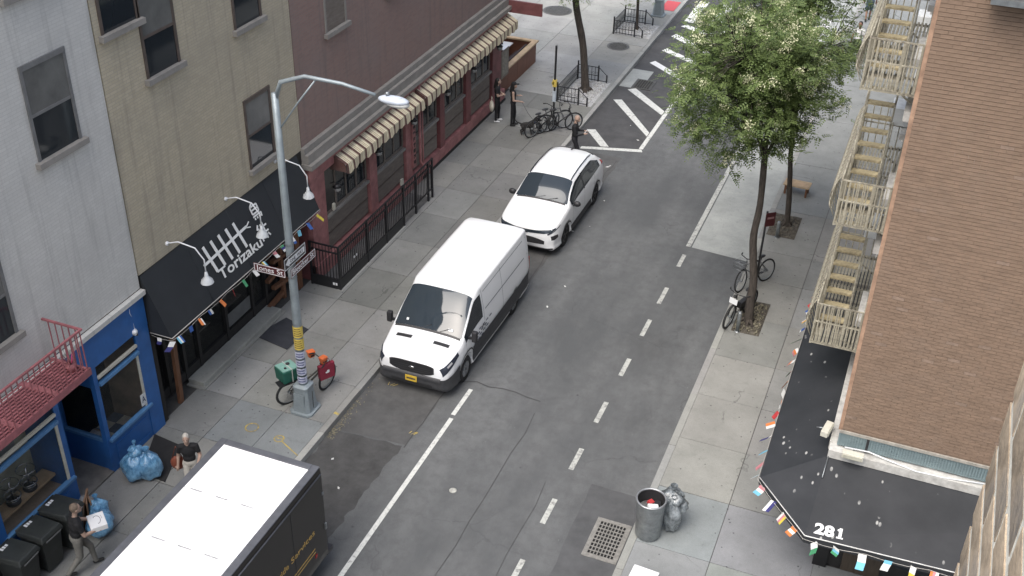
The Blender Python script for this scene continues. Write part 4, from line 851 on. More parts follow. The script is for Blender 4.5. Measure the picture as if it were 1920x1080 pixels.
# ================================================================== VEHICLES
def cr(a, b, c, d, t): return .5*((2*b)+(-a+c)*t+(2*a-5*b+4*c-d)*t*t+(-a+3*b-3*c+d)*t**3)
class Loft:
    # stations: (y, zb, w1, zw2, w2, zbelt, wbelt, zedge, wedge, zsh, wsh, zc)
    def __init__(s, st, z1=.45): s.st = st; s.z1 = z1
    def sec(s, y):
        st = s.st; n = len(st); y = min(max(y, st[0][0]), st[-1][0]); i = 0
        while i < n-2 and y > st[i+1][0]: i += 1
        t = (y-st[i][0])/(st[i+1][0]-st[i][0]); A = st[max(i-1,0)]; B = st[i]; C_ = st[i+1]; D = st[min(i+2,n-1)]
        q = [.5*cr(A[k],B[k],C_[k],D[k],t)+.5*(B[k]+(C_[k]-B[k])*t) for k in range(len(B))]
        _, zb, w1, zw2, w2, zbe, wbe, ze, we, zs, ws, zc = q
        return [(0,zb),(w1*.97,zb),(w1,min(s.z1,zw2-.05)),(w2,zw2),(wbe,zbe),((wbe+we)/2+.015,(zbe+ze)/2),(we,ze),(ws,zs),(0,zc)]
    def P(s, y, v, side=1):
        sec = s.sec(y); n = len(sec); v = min(max(v,0),n-1); i = min(int(v),n-2); t = v-i
        def g(k):
            if k < 0: return (-sec[-k][0], sec[-k][1])
            if k >= n: return (-sec[2*(n-1)-k][0], sec[2*(n-1)-k][1])
            return sec[k]
        lin = .35 if 1 < v < 7 else 0
        A, B, C_, D = g(i-1), g(i), g(i+1), g(i+2)
        x, z = [(1-lin)*cr(A[k],B[k],C_[k],D[k],t)+lin*(B[k]+(C_[k]-B[k])*t) for k in range(2)]
        if v < 1: x, z = B[0]+(C_[0]-B[0])*t, B[1]+(C_[1]-B[1])*t
        return Vector((side*x, y, z))
    def nrm(s, y, v, side):
        e = .01; a = s.P(y+e,v,side)-s.P(y-e,v,side); b = s.P(y,v+e,side)-s.P(y,v-e,side); n = a.cross(b)
        n = -n if side > 0 else n
        if n.length < 1e-9: return Vector((0,-1,0))
        n.normalize(); c = s.P(y,v,side)-Vector((0,y,.7)); return n if n.dot(c) > 0 else -n
    def ys(s, d=.06):
        out = []; y = s.st[0][0]
        while y < s.st[-1][0]-1e-6: out.append(y); y += d if (y > .5 and y < s.st[-1][0]-.35) else d*.5
        return out+[s.st[-1][0]]
    def body(s):
        ys = s.ys(); vs_ = [0,.5,1,1.33,1.66,2,2.33,2.66,3,3.33,3.66,4,4.33,4.66,5,5.33,5.66,6,6.33,6.66,7,7.33,7.66,8]
        ring = [(v,1) for v in vs_]+[(v,-1) for v in vs_[-2:0:-1]]; m = len(ring); b = MB(); V = []; F = []
        for y in ys:
            for v, sd in ring: V.append(s.P(y,v,sd))
        for i in range(len(ys)-1):
            for j in range(m): F.append((i*m+j,i*m+(j+1)%m,(i+1)*m+(j+1)%m,(i+1)*m+j))
        F.append(tuple(range(m))); F.append(tuple((len(ys)-1)*m+j for j in range(m))[::-1]); b.add(V,F,0,True); return b
    def patch(s, ya, yb, va, vb, side, off=.006, ny=10, nv=8, full=False, shape=None, thick=.012):
        # panel following the body skin, raised by off
        b = MB(); V = []; F = []; lst = []
        if full: lst = [(va+(8-va)*k/nv,1) for k in range(nv+1)]+[(8-(8-va)*k/nv,-1) for k in range(1,nv+1)]
        else: lst = [(va+(vb-va)*k/nv,side) for k in range(nv+1)]
        m = len(lst)
        for i in range(ny+1):
            for j,(v,sd) in enumerate(lst):
                t = i/ny; y = ya+(yb-ya)*t
                if shape: y, v = shape(t, j/(m-1))
                V.append(s.P(y,v,sd)+s.nrm(y,v,sd)*off)
        for i in range(ny):
            for j in range(m-1): F.append((i*m+j,i*m+j+1,(i+1)*m+j+1,(i+1)*m+j))
        b.add(V,F,0,True); return b
def boolcut(o, cutters):
    par = o.parent; o.parent = None
    for k, c in enumerate(cutters):
        md = o.modifiers.new('cut%d' % k, 'BOOLEAN'); md.operation = 'DIFFERENCE'; md.object = c; md.solver = 'EXACT'
    dg = bpy.context.evaluated_depsgraph_get(); dg.update(); me = bpy.data.meshes.new_from_object(o.evaluated_get(dg))
    old = o.data; o.modifiers.clear()
    if len(me.polygons) > 50: o.data = me
    for c in cutters: bpy.data.objects.remove(c)
    o.parent = par; return o
def well(x0, x1, y, z, r):
    b = MB().lathe([(r,0),(r,1)], 28); o = b.build('cutter', RUBBER); 
    for v in o.data.vertices: p = v.co.copy(); v.co = (x0+(x1-x0)*p.z, y+p.x, z+p.y)
    bm = bmesh.new(); bm.from_mesh(o.data); bmesh.ops.recalc_face_normals(bm, faces=bm.faces); bm.to_mesh(o.data); bm.free(); return o
RIM = mat('grey wheel', (.32,.33,.34), .4, .6); RIMB = mat('black wheel', (.02,.02,.022), .35)
def wheel(parent, x, y, r, w, side, rim, spokes=5):
    M_ = Euler((0,R(90),0)).to_matrix()
    t = MB().lathe([(r*.62,-w/2),(r*.92,-w/2),(r,-w*.36),(r,w*.36),(r*.92,w/2),(r*.62,w/2)], 28, M=M_, cap0=False, cap1=False).build('wheel', RUBBER, parent, (x,y,r))
    b = MB().lathe([(r*.64,-w*.45),(r*.64,w*.45),(r*.58,w*.47),(r*.55,w*.36)], 24, M=M_); s_ = side
    for k in range(spokes):
        a = 2*math.pi*k/spokes; b.bar((s_*w*.42,0,0),(s_*w*.42,r*.6*math.cos(a),r*.6*math.sin(a)),.03,r*.14)
    b.lathe([(.06,-w*.48),(.06,w*.48)], 12, M=M_); b.build('rim', rim, t); return t
VW = mat('white vehicle paint', (.82,.83,.84), .28, var=.02, scale=1.5, coat=.5)
HLD = glassy('headlamp glass', (.03,.035,.05), .05); REFL = mat('lamp reflector', (.7,.72,.75), .15, .6)
GRYPL = mat('grey bumper plastic', (.045,.046,.05), .55, var=.15, scale=9)
from mathutils.bvhtree import BVHTree
def front_of(o):
    t = BVHTree.FromPolygons([v.co.copy() for v in o.data.vertices], [tuple(p.vertices) for p in o.data.polygons])
    def f(x, z):
        h = t.ray_cast(Vector((x,-2,z)), Vector((0,1,0))); return h[0].y if h[0] else .6
    return f
def skinstrip(b, xs, ff, zlo, zhi, off=.012, n=4, m=0):
    V = []; F = []
    for x in xs:
        a, c = zlo(x), zhi(x)
        for k in range(n+1):
            z = a+(c-a)*k/n; V.append((x, ff(x,z)-off, z))
    for i in range(len(xs)-1):
        for j in range(n): F.append((i*(n+1)+j,i*(n+1)+j+1,(i+1)*(n+1)+j+1,(i+1)*(n+1)+j))
    b.add(V,F,m,True); return b
def arcstrip(b, xs, yfun, prof, m=0):
    V = []; F = []; k = len(prof)
    for x in xs:
        for dy, z in prof: V.append((x, yfun(x)+dy, z))
    for i in range(len(xs)-1):
        for j in range(k-1): F.append((i*k+j,i*k+j+1,(i+1)*k+j+1,(i+1)*k+j))
    b.add(V,F,m,True); return b
lin = lambda a, b_, n: [a+(b_-a)*i/n for i in range(n+1)]
# ---- white panel van
VN = thing('cargo_van', 'white panel van with black grille and yellow plate parked at the kerb', 'van', (-10.20,19.95,0))
vs_ = [(.0,.30,.80,.62,.82,.76,.79,.90,.70,.97,.46,.995),(.10,.24,.91,.68,.93,.87,.90,.98,.82,1.04,.54,1.06),(.30,.22,.98,.74,1.0,.95,.97,1.06,.89,1.12,.62,1.14),(.60,.22,1.0,.80,1.02,1.0,.99,1.13,.92,1.18,.62,1.20),
 (.90,.22,1.0,.85,1.03,1.08,1.01,1.22,.94,1.27,.62,1.29),(1.35,.22,1.0,.88,1.03,1.14,1.0,1.58,.90,1.66,.62,1.68),(1.80,.22,1.0,.88,1.03,1.15,1.0,1.88,.84,1.98,.62,2.0),(2.05,.22,1.0,.88,1.03,1.15,1.0,1.95,.875,2.06,.78,2.085),
 (3.5,.22,1.01,.88,1.03,1.15,1.01,1.97,.885,2.085,.80,2.108),(5.2,.22,1.0,.88,1.03,1.15,1.01,1.97,.885,2.085,.80,2.098),(5.44,.24,.97,.88,.99,1.15,.97,1.94,.855,2.045,.77,2.06),(5.53,.28,.92,.88,.94,1.15,.92,1.85,.76,1.98,.6,2.0)]
LV = Loft(vs_)
body = LV.body().build('body', VW, VN, fix=True)
boolcut(body, [well(s*.62,s*1.3,y,.345,.42) for s in (-1,1) for y in (1.02,4.32)])
for p in body.data.polygons: p.use_smooth = True
MB().box(-.75,.75,.5,4.9,.2,.6).build('underbody', PLASTB, VN)
LV.patch(.955,1.83,6.12,8,1,.006,12,8,True).build('windscreen', GLASSB, VN)
LV.patch(.905,.955,6.2,8,1,.004,3,8,True).build('scuttle', PLASTB, VN)
for s in (1,-1):
    LV.patch(1.02,2.12,4.25,5.85,s,.005,14,6).build('side_window', GLASS, VN)
    LV.patch(1.42,4.75,1.55,2.75,s,.010,26,4).build('side_moulding', GRYPL, VN)
    LV.patch(4.74,5.5,1.6,2.8,s,.010,8,3).build('rear_corner_trim', GRYPL, VN)
    for ya, yb, va, vb in ((2.2,2.215,2.2,6.2),(1.03,1.04,2.8,4.2),(3.42,3.435,2.2,6.0),(2.3,5.3,4.55,4.62),(2.3,5.3,5.75,5.8)): LV.patch(ya,yb,va,vb,s,.003,8 if yb-ya > 1 else 2,10).build('door_seam', mat('panel gap', (.22,.23,.24), .6) if 'panel gap' not in bpy.data.materials else bpy.data.materials['panel gap'], VN)
    LV.patch(1.95,2.1,3.55,3.68,s,.03,3,2).build('door_handle', PLASTB, VN)
    hl = LV.patch(.07,.50,3.75,5.6,s,.008,8,6,shape=lambda t,w: (.02+.60*t, 3.55+.55*t+(2.35-.9*t)*w)).build('headlight', HLD, VN); LV.patch(.14,.30,4.4,5.3,s,.012,3,3).build('reflector', REFL, hl)
    LV.patch(.60,.70,6.75,7.55,s,.006,3,4).build('hood_vent', PLASTB, VN)
    mr = MB().obox((s*1.17,1.18,1.27),(.14,.13,.30)).build('mirror', PLASTB, VN, bevel=.03); MB().bar((s*.98,1.2,1.18),(s*1.12,1.19,1.2),.05,.06).build('mirror_arm', PLASTB, mr); MB().box(s*1.17-.055,s*1.17+.055,1.246,1.25,1.15,1.39).build('mirror_glass', CHROME, mr)
    LV.patch(.72,1.32,1.9,2.75,s,.012,10,3,shape=lambda t,w: (1.02-.44*math.cos(math.pi*t), 2.1+.9*math.sin(math.pi*t)+.12*w)).build('arch_trim', GRYPL, VN)
    for y in (1.02,4.32): wheel(VN, s*.885, y, .345, .235, s, RIM, 6)
bf = lambda x: -.045+.42*abs(x/1.0)**3.2
xs = lin(-1.0,1.0,24)
VF = front_of(body)
bp = skinstrip(MB(), lin(-.99,.99,40), VF, lambda x: .245, lambda x: .635, .03, 6).build('front_bumper', GRYPL, VN)
arcstrip(MB(), lin(-.78,.78,16), lambda x: VF(x,.6)-.0, [(.02,.655),(-.035,.640),(-.045,.56),(-.03,.50)]).build('bumper_step', GRYPL, bp)
for s in (1,-1): LV.patch(.05,.60,1.0,2.9,s,.016,8,5).build('bumper_corner', GRYPL, bp)
skinstrip(MB(), lin(-.55,.55,10), VF, lambda x: .29, lambda x: .41, .036, 2).build('lower_grille', PLASTB, bp)
VF = front_of(body)
gr = skinstrip(MB(), lin(-.56,.56,18), VF, lambda x: .665+.10*abs(x/.56)**4, lambda x: .965-.05*abs(x/.56)**6, .014).build('grille', PLASTB, VN)
skinstrip(MB(), lin(-.60,.60,18), VF, lambda x: .65+.10*abs(x/.6)**4, lambda x: .98-.05*abs(x/.6)**6, .008).build('grille_surround', GRYPL, gr)
for k in range(3): skinstrip(MB(), lin(-.52,.52,14), VF, lambda x: .73+.06*k, lambda x: .745+.06*k, .024, 1).build('grille_bar', GRYPL, gr)
MB().ell((0,VF(0,.82)-.025,.82),(.085,.014,.035),16,6).build('badge', CHROME, gr)
pl_ = MB().box(-.155,.155,-.062,-.05,.42,.58).build('number_plate', mat('yellow plate', (.62,.42,.05), .5, var=.1), VN); text_on('plate_digits', 'T63 481', .09, mat('plate ink', (.03,.03,.08), .5), (-.13,-.0935,.485), (1,0,0), (0,0,1), pl_, width=.26) if False else MB().box(-.12,.12,-.0645,-.0625,.47,.525).build('plate_digits', mat('plate ink', (.12,.09,.05), .5, var=.9, scale=60), pl_)
for k in (-1,1): MB().tube([(k*.25,.93,1.30),(k*.25+.32,1.05,1.42)], .010, 5).build('wiper', PLASTB, VN)
for (x,z) in ((.55,1.40),(.62,1.40),(-.6,1.42)): MB().obox((x,1.03+(z-1.40)*1.2,z),(.06,.004,.06),Euler((R(-42),0,0)).to_matrix()).build('windscreen_sticker', WHITE, VN)
lt = MB()
for k in range(4):
    for j in range(3+k%2): lt.box(1.034,1.037,1.5+.22*j+.1*k,1.5+.22*j+.1*k+.13,.78+.09*k,.82+.09*k)
stuff(lt.build('door_lettering', mat('dark vinyl', (.05,.06,.09), .5), VN))
for s in (-1,1): MB().box(s*.88-.08,s*.88+.08,5.5,5.545,.75,1.15).build('tail_light', mat('tail red', (.3,.02,.02), .25) if s < 0 else bpy.data.materials['tail red'], VN)

# ---- white crossover car
CR = thing('crossover_car', 'white crossover car with black grille strip parked behind the van', 'car', (-10.07,27.36,0))
cs_ = [(.0,.30,.66,.56,.68,.68,.64,.79,.56,.85,.34,.865),(.10,.25,.84,.60,.86,.78,.82,.89,.75,.95,.48,.965),(.35,.24,.91,.64,.93,.86,.90,.97,.83,1.02,.52,1.035),(.8,.24,.93,.68,.945,.94,.92,1.05,.85,1.09,.52,1.105),
 (1.25,.24,.93,.70,.945,1.02,.92,1.12,.85,1.16,.52,1.175),(1.65,.24,.93,.72,.945,1.05,.92,1.36,.77,1.43,.50,1.45),(2.1,.24,.93,.72,.945,1.06,.92,1.53,.72,1.615,.50,1.635),(2.8,.24,.93,.72,.945,1.07,.92,1.58,.71,1.675,.50,1.695),
 (3.7,.24,.93,.72,.945,1.09,.92,1.55,.69,1.645,.49,1.665),(4.3,.26,.92,.72,.93,1.10,.90,1.42,.69,1.51,.47,1.53),(4.68,.30,.88,.72,.89,1.08,.85,1.19,.72,1.23,.47,1.24),(4.85,.36,.80,.70,.81,.96,.78,1.05,.64,1.08,.42,1.09)]
LC = Loft([tuple([s_[0]]+[v_*(1.045 if k_ in (3,5,7,9,11) else 1.015 if k_ in (2,4,6,8,10) else 1) for k_, v_ in enumerate(s_) if k_ > 0]) if False else tuple(v_ if k_ in (0,1) else v_*(1.045 if k_ in (3,5,7,9,11) else 1.015) for k_, v_ in enumerate(s_)) for s_ in cs_], .44)
body = LC.body().build('body', VW, CR, fix=True)
boolcut(body, [well(s*.56,s*1.2,y,.36,.43) for s in (-1,1) for y in (.98,3.86)])
for p in body.data.polygons: p.use_smooth = True
MB().box(-.7,.7,.4,4.2,.2,.55).build('underbody', PLASTB, CR)
LC.patch(1.30,2.06,6.1,8,1,.006,12,8,True).build('windscreen', GLASSB, CR)
LC.patch(4.18,4.62,6.2,8,1,.006,10,8,True).build('rear_window', GLASS, CR)
LC.patch(1.25,1.30,6.3,8,1,.005,2,8,True).build('scuttle', PLASTB, CR)
for s in (1,-1):
    LC.patch(1.5,4.0,4.2,5.85,s,.005,22,6,shape=lambda t,w: (1.45+2.8*t, 4.2+(1.65-(.6 if t > .8 else 0)*(t-.8)*5)*w)).build('side_window', GLASS, CR)
    LC.patch(2.62,2.68,4.1,5.9,s,.008,2,6).build('pillar_trim', PLASTB, CR)
    LC.patch(1.42,3.36,1.15,2.1,s,.008,16,3).build('sill_trim', PLASTB, CR)
    for y in (.98,3.86): LC.patch(0,1,1.9,2.6,s,.010,12,3,shape=lambda t,w,y=y: (y-.43*math.cos(math.pi*t), 2.05+.98*math.sin(math.pi*t)+.16*w)).build('arch_trim', PLASTB, CR)
    for ya, yb, va, vb in ((1.55,1.56,2.1,4.2),(2.64,2.65,2.1,4.2),(3.62,3.63,3.0,4.2)): LC.patch(ya,yb,va,vb,s,.003,2,10).build('door_seam', bpy.data.materials['panel gap'], CR)
    for y in (2.42,3.42): LC.patch(y,y+.2,3.55,3.72,s,.02,3,2).build('door_handle', VW, CR)
    MB().tube([LC.P(y,6.35,s)+Vector((0,0,.035)) for y in lin(2.05,4.0,12)], .016, 6).build('roof_rail', BLACKM, CR)
    hl = LC.patch(0,1,4,5,s,.008,8,4,shape=lambda t,w: (.03+.45*t, 4.5-.15*t+.75*w*(1-.5*t))).build('headlight', HLD, CR); LC.patch(.10,.2,4.75,5.05,s,.011,3,2).build('reflector', REFL, hl)
    mr = MB().ell((s*1.05,1.58,1.14),(.12,.085,.09),12,8).build('mirror', PLASTB, CR); MB().bar((s*.9,1.56,1.06),(s*1.0,1.58,1.10),.05,.04).build('mirror_arm', PLASTB, mr)
    LC.patch(0,1,3,4,s,.008,6,4,shape=lambda t,w: (.06+.22*t, 3.0+.75*w*(1-.5*t))).build('bumper_vent', PLASTB, CR)
    LC.patch(4.45,4.70,4.0,5.2,s,.008,4,4).build('tail_light', bpy.data.materials['tail red'], CR)
    for y in (.98,3.86): wheel(CR, s*.82, y, .36, .225, s, RIMB, 5)
CF = front_of(body)
skinstrip(MB(), lin(-.86,.86,30), CF, lambda x: .775+.09*abs(x/.86)**1.5, lambda x: .875+.08*abs(x/.86)**1.5, .012, 3).build('grille_strip', GLASSB, CR)
skinstrip(MB(), lin(-.60,.60,18), CF, lambda x: .44+.03*abs(x/.6)**2, lambda x: .66-.08*abs(x/.6)**2, .012).build('lower_grille', PLASTB, CR)
skinstrip(MB(), lin(-.85,.85,24), CF, lambda x: .245, lambda x: .345, .016, 2).build('front_skirt', PLASTB, CR)
MB().box(-.07,.07,CF(0,.79)-.022,CF(0,.79)-.012,.765,.815).build('badge', CHROME, CR)
MB().prism([(0,3.92,1.71),(0,4.15,1.655),(0,4.13,1.765)], (.03,0,0)).build('antenna_fin', PLASTB, CR)
MB().box(-.28,.2,1.55,1.57,1.295,1.30).build('paper', WHITE, CR) if False else None
for k in (-1,1): MB().tube([(k*.2,1.29,1.255),(k*.2+.3,1.38,1.32)], .009, 5).build('wiper', PLASTB, CR)

# ---- delivery truck
TK = thing('delivery_truck', 'dark brown delivery truck with white roof and gold lettering', 'truck', (-10.28,6.6,0))
TBR = mat('dark brown truck paint', (.018,.015,.013), .38, var=.15, scale=2, coat=.3); TRIM = mat('grey truck moulding', (.11,.115,.13), .45, .2)
w2, L0, zt = 1.10, 7.40, 2.78
sec = [(-w2,.5),(-w2,zt-.16),(-w2+.02,zt-.04),(-w2+.06,zt),(w2-.06,zt),(w2-.02,zt-.04),(w2,zt-.16),(w2,.5)]
b = MB(); V = []; 
for y in (1.9,L0): V += [(x,y,z) for x, z in sec]
b.add(V, [(i,(i+1)%8,8+(i+1)%8,8+i) for i in range(8)]+[tuple(range(8)),tuple(range(15,7,-1))]); b.build('body', TBR, TK, fix=True)
for s in (-1,1): MB().box(min(s*w2,s*(w2-.15)),max(s*w2,s*(w2-.15)),1.95,L0-.02,zt+.002,zt+.035).build('roof_moulding', TRIM, TK, bevel=.012); MB().tube([(s*(w2+.008),2.0,zt-.15),(s*(w2+.008),L0-.03,zt-.15)], .018, 6).build('drip_rail', TRIM, TK)
MB().box(-w2+.15,w2-.15,L0-.16,L0-.02,zt+.002,zt+.035).build('roof_moulding', TRIM, TK, bevel=.012)
TRIM2 = mat('grey scuff', (.30,.30,.31), .8, var=.6, scale=20); RW = mat('white roof skin', (.86,.86,.87), .5, var=.02, scale=2, dirt=(.45,.44,.42), dirt_amt=.12)
for k in range(4): MB().box(-w2+.16,w2-.16,L0-.17-1.3*(k+1)+.006,L0-.17-1.3*k-.006,zt+.002,zt+.028).build('roof_panel', RW, TK)
for k in range(3):
    for j in range(3): MB().box(-.8+.55*j+.1*k,-.55+.55*j+.12*k,L0-.19-1.3*(k+1),L0-.165-1.3*(k+1),zt+.0285,zt+.031).build('roof_scuff', TRIM2, TK)
GOLD = mat('gold lettering', (.50,.33,.10), .5, var=.1); YT = L0
text_on('lettering', 'Worldwide', .20, GOLD, (w2+.004,5.00,1.40), (0,1,0), (0,0,1), TK, width=1.02)
text_on('lettering', 'Services', .20, GOLD, (w2+.004,6.12,1.40), (0,1,0), (0,0,1), TK, width=.86)
for z in (1.02,.93): MB().box(w2+.001,w2+.005,2.2,6.95,z,z+.022).build('gold_stripe', GOLD, TK)
MB().box(w2+.001,w2+.006,6.25,6.262,.6,2.55).build('body_seam', DARKM, TK); MB().box(w2+.001,w2+.006,4.4,4.412,.6,2.55).build('body_seam', DARKM, TK)
MB().box(w2+.001,w2+.01,6.93,7.0,.78,.86).build('side_marker', bpy.data.materials['tail red'], TK); MB().box(w2+.001,w2+.03,L0-.05,L0,1.2,1.35).build('hinge', STEEL, TK); MB().box(w2+.001,w2+.02,L0-.05,L0,2.1,2.16).build('hinge', STEEL, TK)
MB().box(-w2+.05,w2-.05,L0,L0+.06,.55,zt-.2).build('rear_door', TBR, TK); MB().box(-w2+.02,w2-.02,L0,L0+.22,.42,.52).build('rear_bumper', DARKM, TK)
MB().box(-.95,.95,.9,L0-.1,.38,.55).build('chassis', PLASTB, TK)
cbp = [(0,.45),(0,1.25),(.55,1.45),(1.1,2.5),(1.9,2.6),(1.9,.45)]
MB().prism([(-1.0,y,z) for y, z in cbp], (2.0,0,0)).build('cab', TBR, TK, fix=True); MB().add([(-.9,.565,1.5),(.9,.565,1.5),(.85,1.06,2.44),(-.85,1.06,2.44)],[(0,1,2,3)]).build('windscreen', GLASS, TK)
for s in (-1,1):
    wheel(TK, s*.92, 1.1, .40, .26, s, RIM, 6); wheel(TK, s*.90, 5.7, .40, .30, s, RIM, 6)
    MB().box(s*.75-.1,s*.75+.1,-.02,.0,.95,1.12).build('headlight', REFL, TK)
# ================================================================== TREES
BARK = mat('bark', (.062,.052,.044), .95, var=.45, scale=7, bmp=1.0, bscale=16, stretch=(3,3,.6))
LEAF = m_leaf('pagoda leaves', (.052,.094,.026), (.18,.24,.082)); FLOW = m_leaf('cream blossom', (.42,.44,.24), (.62,.62,.42), .2)
def tree(name, lab, trunk, radii, cc, cr_, n_tip, n_leaf, n_flower, seed, leafscale=1.0, group='street trees', low=None):
    q = random.Random(seed); base = Vector(trunk[0]); t = thing(name, lab, 'tree', base, 0, group)
    loc = lambda p: Vector(p)-base
    tb = MB(); P = [loc(p) for p in trunk]
    path = [P[0]+Vector((0,0,-.05))]+P; rr = [radii[0]*1.45]+list(radii)
    # smooth trunk
    pp = []; r2 = []
    for i in range(len(path)-1):
        for k in range(4):
            a, b, c, d = path[max(i-1,0)], path[i], path[i+1], path[min(i+2,len(path)-1)]; s = k/4
            pp.append(Vector([cr(a[j],b[j],c[j],d[j],s) for j in range(3)])); r2.append((rr[i]+(rr[i+1]-rr[i])*s)*q.uniform(.96,1.05))
    pp.append(path[-1]); r2.append(rr[-1]); tb.tube(pp, r2, 14); tb.build('trunk', BARK, t)
    # roots flare
    rf = MB()
    for k in range(5): a = k*1.26+q.random(); rf.tube([Vector((0,0,.22)),Vector((math.cos(a)*radii[0]*1.2,math.sin(a)*radii[0]*1.2,.08)),Vector((math.cos(a)*radii[0]*2.1,math.sin(a)*radii[0]*2.1,-.03))],[radii[0]*.5,radii[0]*.35,.02],7)
    rf.build('root_flare', BARK, t)
    C_ = loc(cc); tips = []; fork = P[-1]; lb = MB(); nl = 7
    mains = []
    for k in range(nl):
        a = 2*math.pi*(k+q.uniform(-.3,.3))/nl; e = q.uniform(.15,1.1); d = Vector((math.cos(a)*math.cos(e)*cr_[0],math.sin(a)*math.cos(e)*cr_[1],math.sin(e)*cr_[2]))
        end = C_+d*q.uniform(.5,.72)-Vector((0,0,cr_[2]*.15)); mid = fork.lerp(end,.45)+Vector((q.uniform(-.2,.2),q.uniform(-.2,.2),.25)); m2 = fork.lerp(end,.75)+Vector((q.uniform(-.15,.15),q.uniform(-.15,.15),.15))
        lb.tube([fork-Vector((0,0,.12)),fork.lerp(mid,.5)+Vector((0,0,.05)),mid,m2,end],[radii[-1]*.62,radii[-1]*.5,radii[-1]*.4,radii[-1]*.28,radii[-1]*.15],7); mains.append((mid,m2,end))
    for k in range(n_tip):
        while True:
            d = Vector((q.uniform(-1,1),q.uniform(-1,1),q.uniform(-1,1)))
            if .30 < d.length < 1: break
        d = d*(.55+.45*q.random())/max(d.length,.5)*min(1,d.length*1.25) if d.length < .8 else d
        wob = 1+.18*math.sin(3.1*d.x+seed)+.14*math.sin(4.7*d.y-d.z*3+seed*2)
        p = C_+Vector((d.x*cr_[0],d.y*cr_[1],d.z*cr_[2]))*wob
        if low and loc((0,0,low)).z > p.z and q.random() < .75: continue
        tips.append(p); m_ = min((x for mm in mains for x in mm), key=lambda x: (x-p).length)
        lb.tube([m_,m_.lerp(p,.5)+Vector((0,0,.12)),p],[.02,.012,.004],4)
    lb.build('limbs', BARK, t)
    V = []; F = []; FV = []; FF = []
    for p in tips:
        out = (p-C_).normalized()
        for k in range(n_leaf):
            a = Vector((q.gauss(0,1),q.gauss(0,1),q.gauss(0,.45)))+out*.15+Vector((0,0,-.1)); a.normalize()
            s0 = p+Vector((q.gauss(0,.24),q.gauss(0,.24),q.gauss(0,.15))); L = q.uniform(.18,.30)*leafscale; up = Vector((q.gauss(0,.35),q.gauss(0,.35),1)); sd = a.cross(up).normalized(); nn = sd.cross(a)
            for j in range(9):
                tt = (j//2+1)/5; c0 = s0+a*L*tt+Vector((0,0,-.25*L*tt*tt)); w = .040*leafscale*(1.1-.35*tt)
                dr = (sd*(1 if j%2 else -1)+a*.45).normalized() if j < 8 else a; pr = nn.cross(dr).normalized()*w*.52; le = w*2.1
                n0 = len(V); V += [c0, c0+dr*le*.5+pr, c0+dr*le-nn*.008, c0+dr*le*.5-pr]; F.append((n0,n0+1,n0+2,n0+3))
    ft = sorted(tips, key=lambda p: -((p-C_).normalized().z*.6-(p-C_).normalized().y*.5+q.uniform(-.7,.7)))[:n_flower]
    for p in ft:
        out = ((p-C_).normalized()+Vector((0,-.2,.4))).normalized(); c0 = p+out*q.uniform(.15,.32)
        for k in range(70):
            d = Vector((q.gauss(0,.07),q.gauss(0,.07),q.gauss(0,.06)))+out*q.gauss(0,.08); s = q.uniform(.010,.022); a = Vector((q.gauss(0,1),q.gauss(0,1),q.gauss(0,1))).normalized()*s; b = a.orthogonal().normalized()*s
            n0 = len(FV); FV += [c0+d+a, c0+d+b, c0+d-a, c0+d-b]; FF.append((n0,n0+1,n0+2,n0+3))
    stuff(MB().add(V,F).build('crown', LEAF, t))
    if FV: stuff(MB().add(FV,FF).build('blossom', FLOW, t))
    return t
tree('street_tree', 'flowering street tree with bent trunk beside the bikes on the right pavement', [(-3.10,26.15,.15),(-3.12,26.15,.93),(-3.13,26.15,1.5),(-3.24,26.15,2.24),(-3.31,26.15,2.87),(-3.27,26.15,3.77),(-3.34,26.15,5.1)], [.135,.115,.105,.10,.095,.085,.08], (-3.78,26.45,7.1), (1.95,1.95,2.0), 300, 26, 85, 3, low=4.9)
tree('street_tree', 'straight trunked street tree behind the bent one on the right pavement', [(-3.09,32.0,.15),(-3.15,32,1.0),(-3.25,32,1.9),(-3.35,32,2.75),(-3.42,32,4.3)], [.10,.085,.078,.072,.07], (-3.95,31.6,6.4), (1.85,2.0,2.2), 240, 28, 45, 5)
tree('street_tree', 'tall dark trunked tree in the gravel pit beside the two women', [(-12.27,39.6,.15),(-12.36,39.6,1.0),(-12.5,39.6,2.1),(-12.84,39.6,3.5),(-12.95,39.7,4.6)], [.17,.14,.135,.13,.12], (-12.5,40.1,6.3), (2.2,2.1,2.4), 190, 20, 0, 8, low=3.9)
tree('street_tree', 'slender young tree inside the far fenced gravel pit', [(-12.4,47.1,.15),(-12.45,47.1,1.5),(-12.5,47.1,2.6)], [.07,.06,.05], (-12.5,47.1,3.5), (1.5,1.4,1.9), 90, 18, 0, 9)

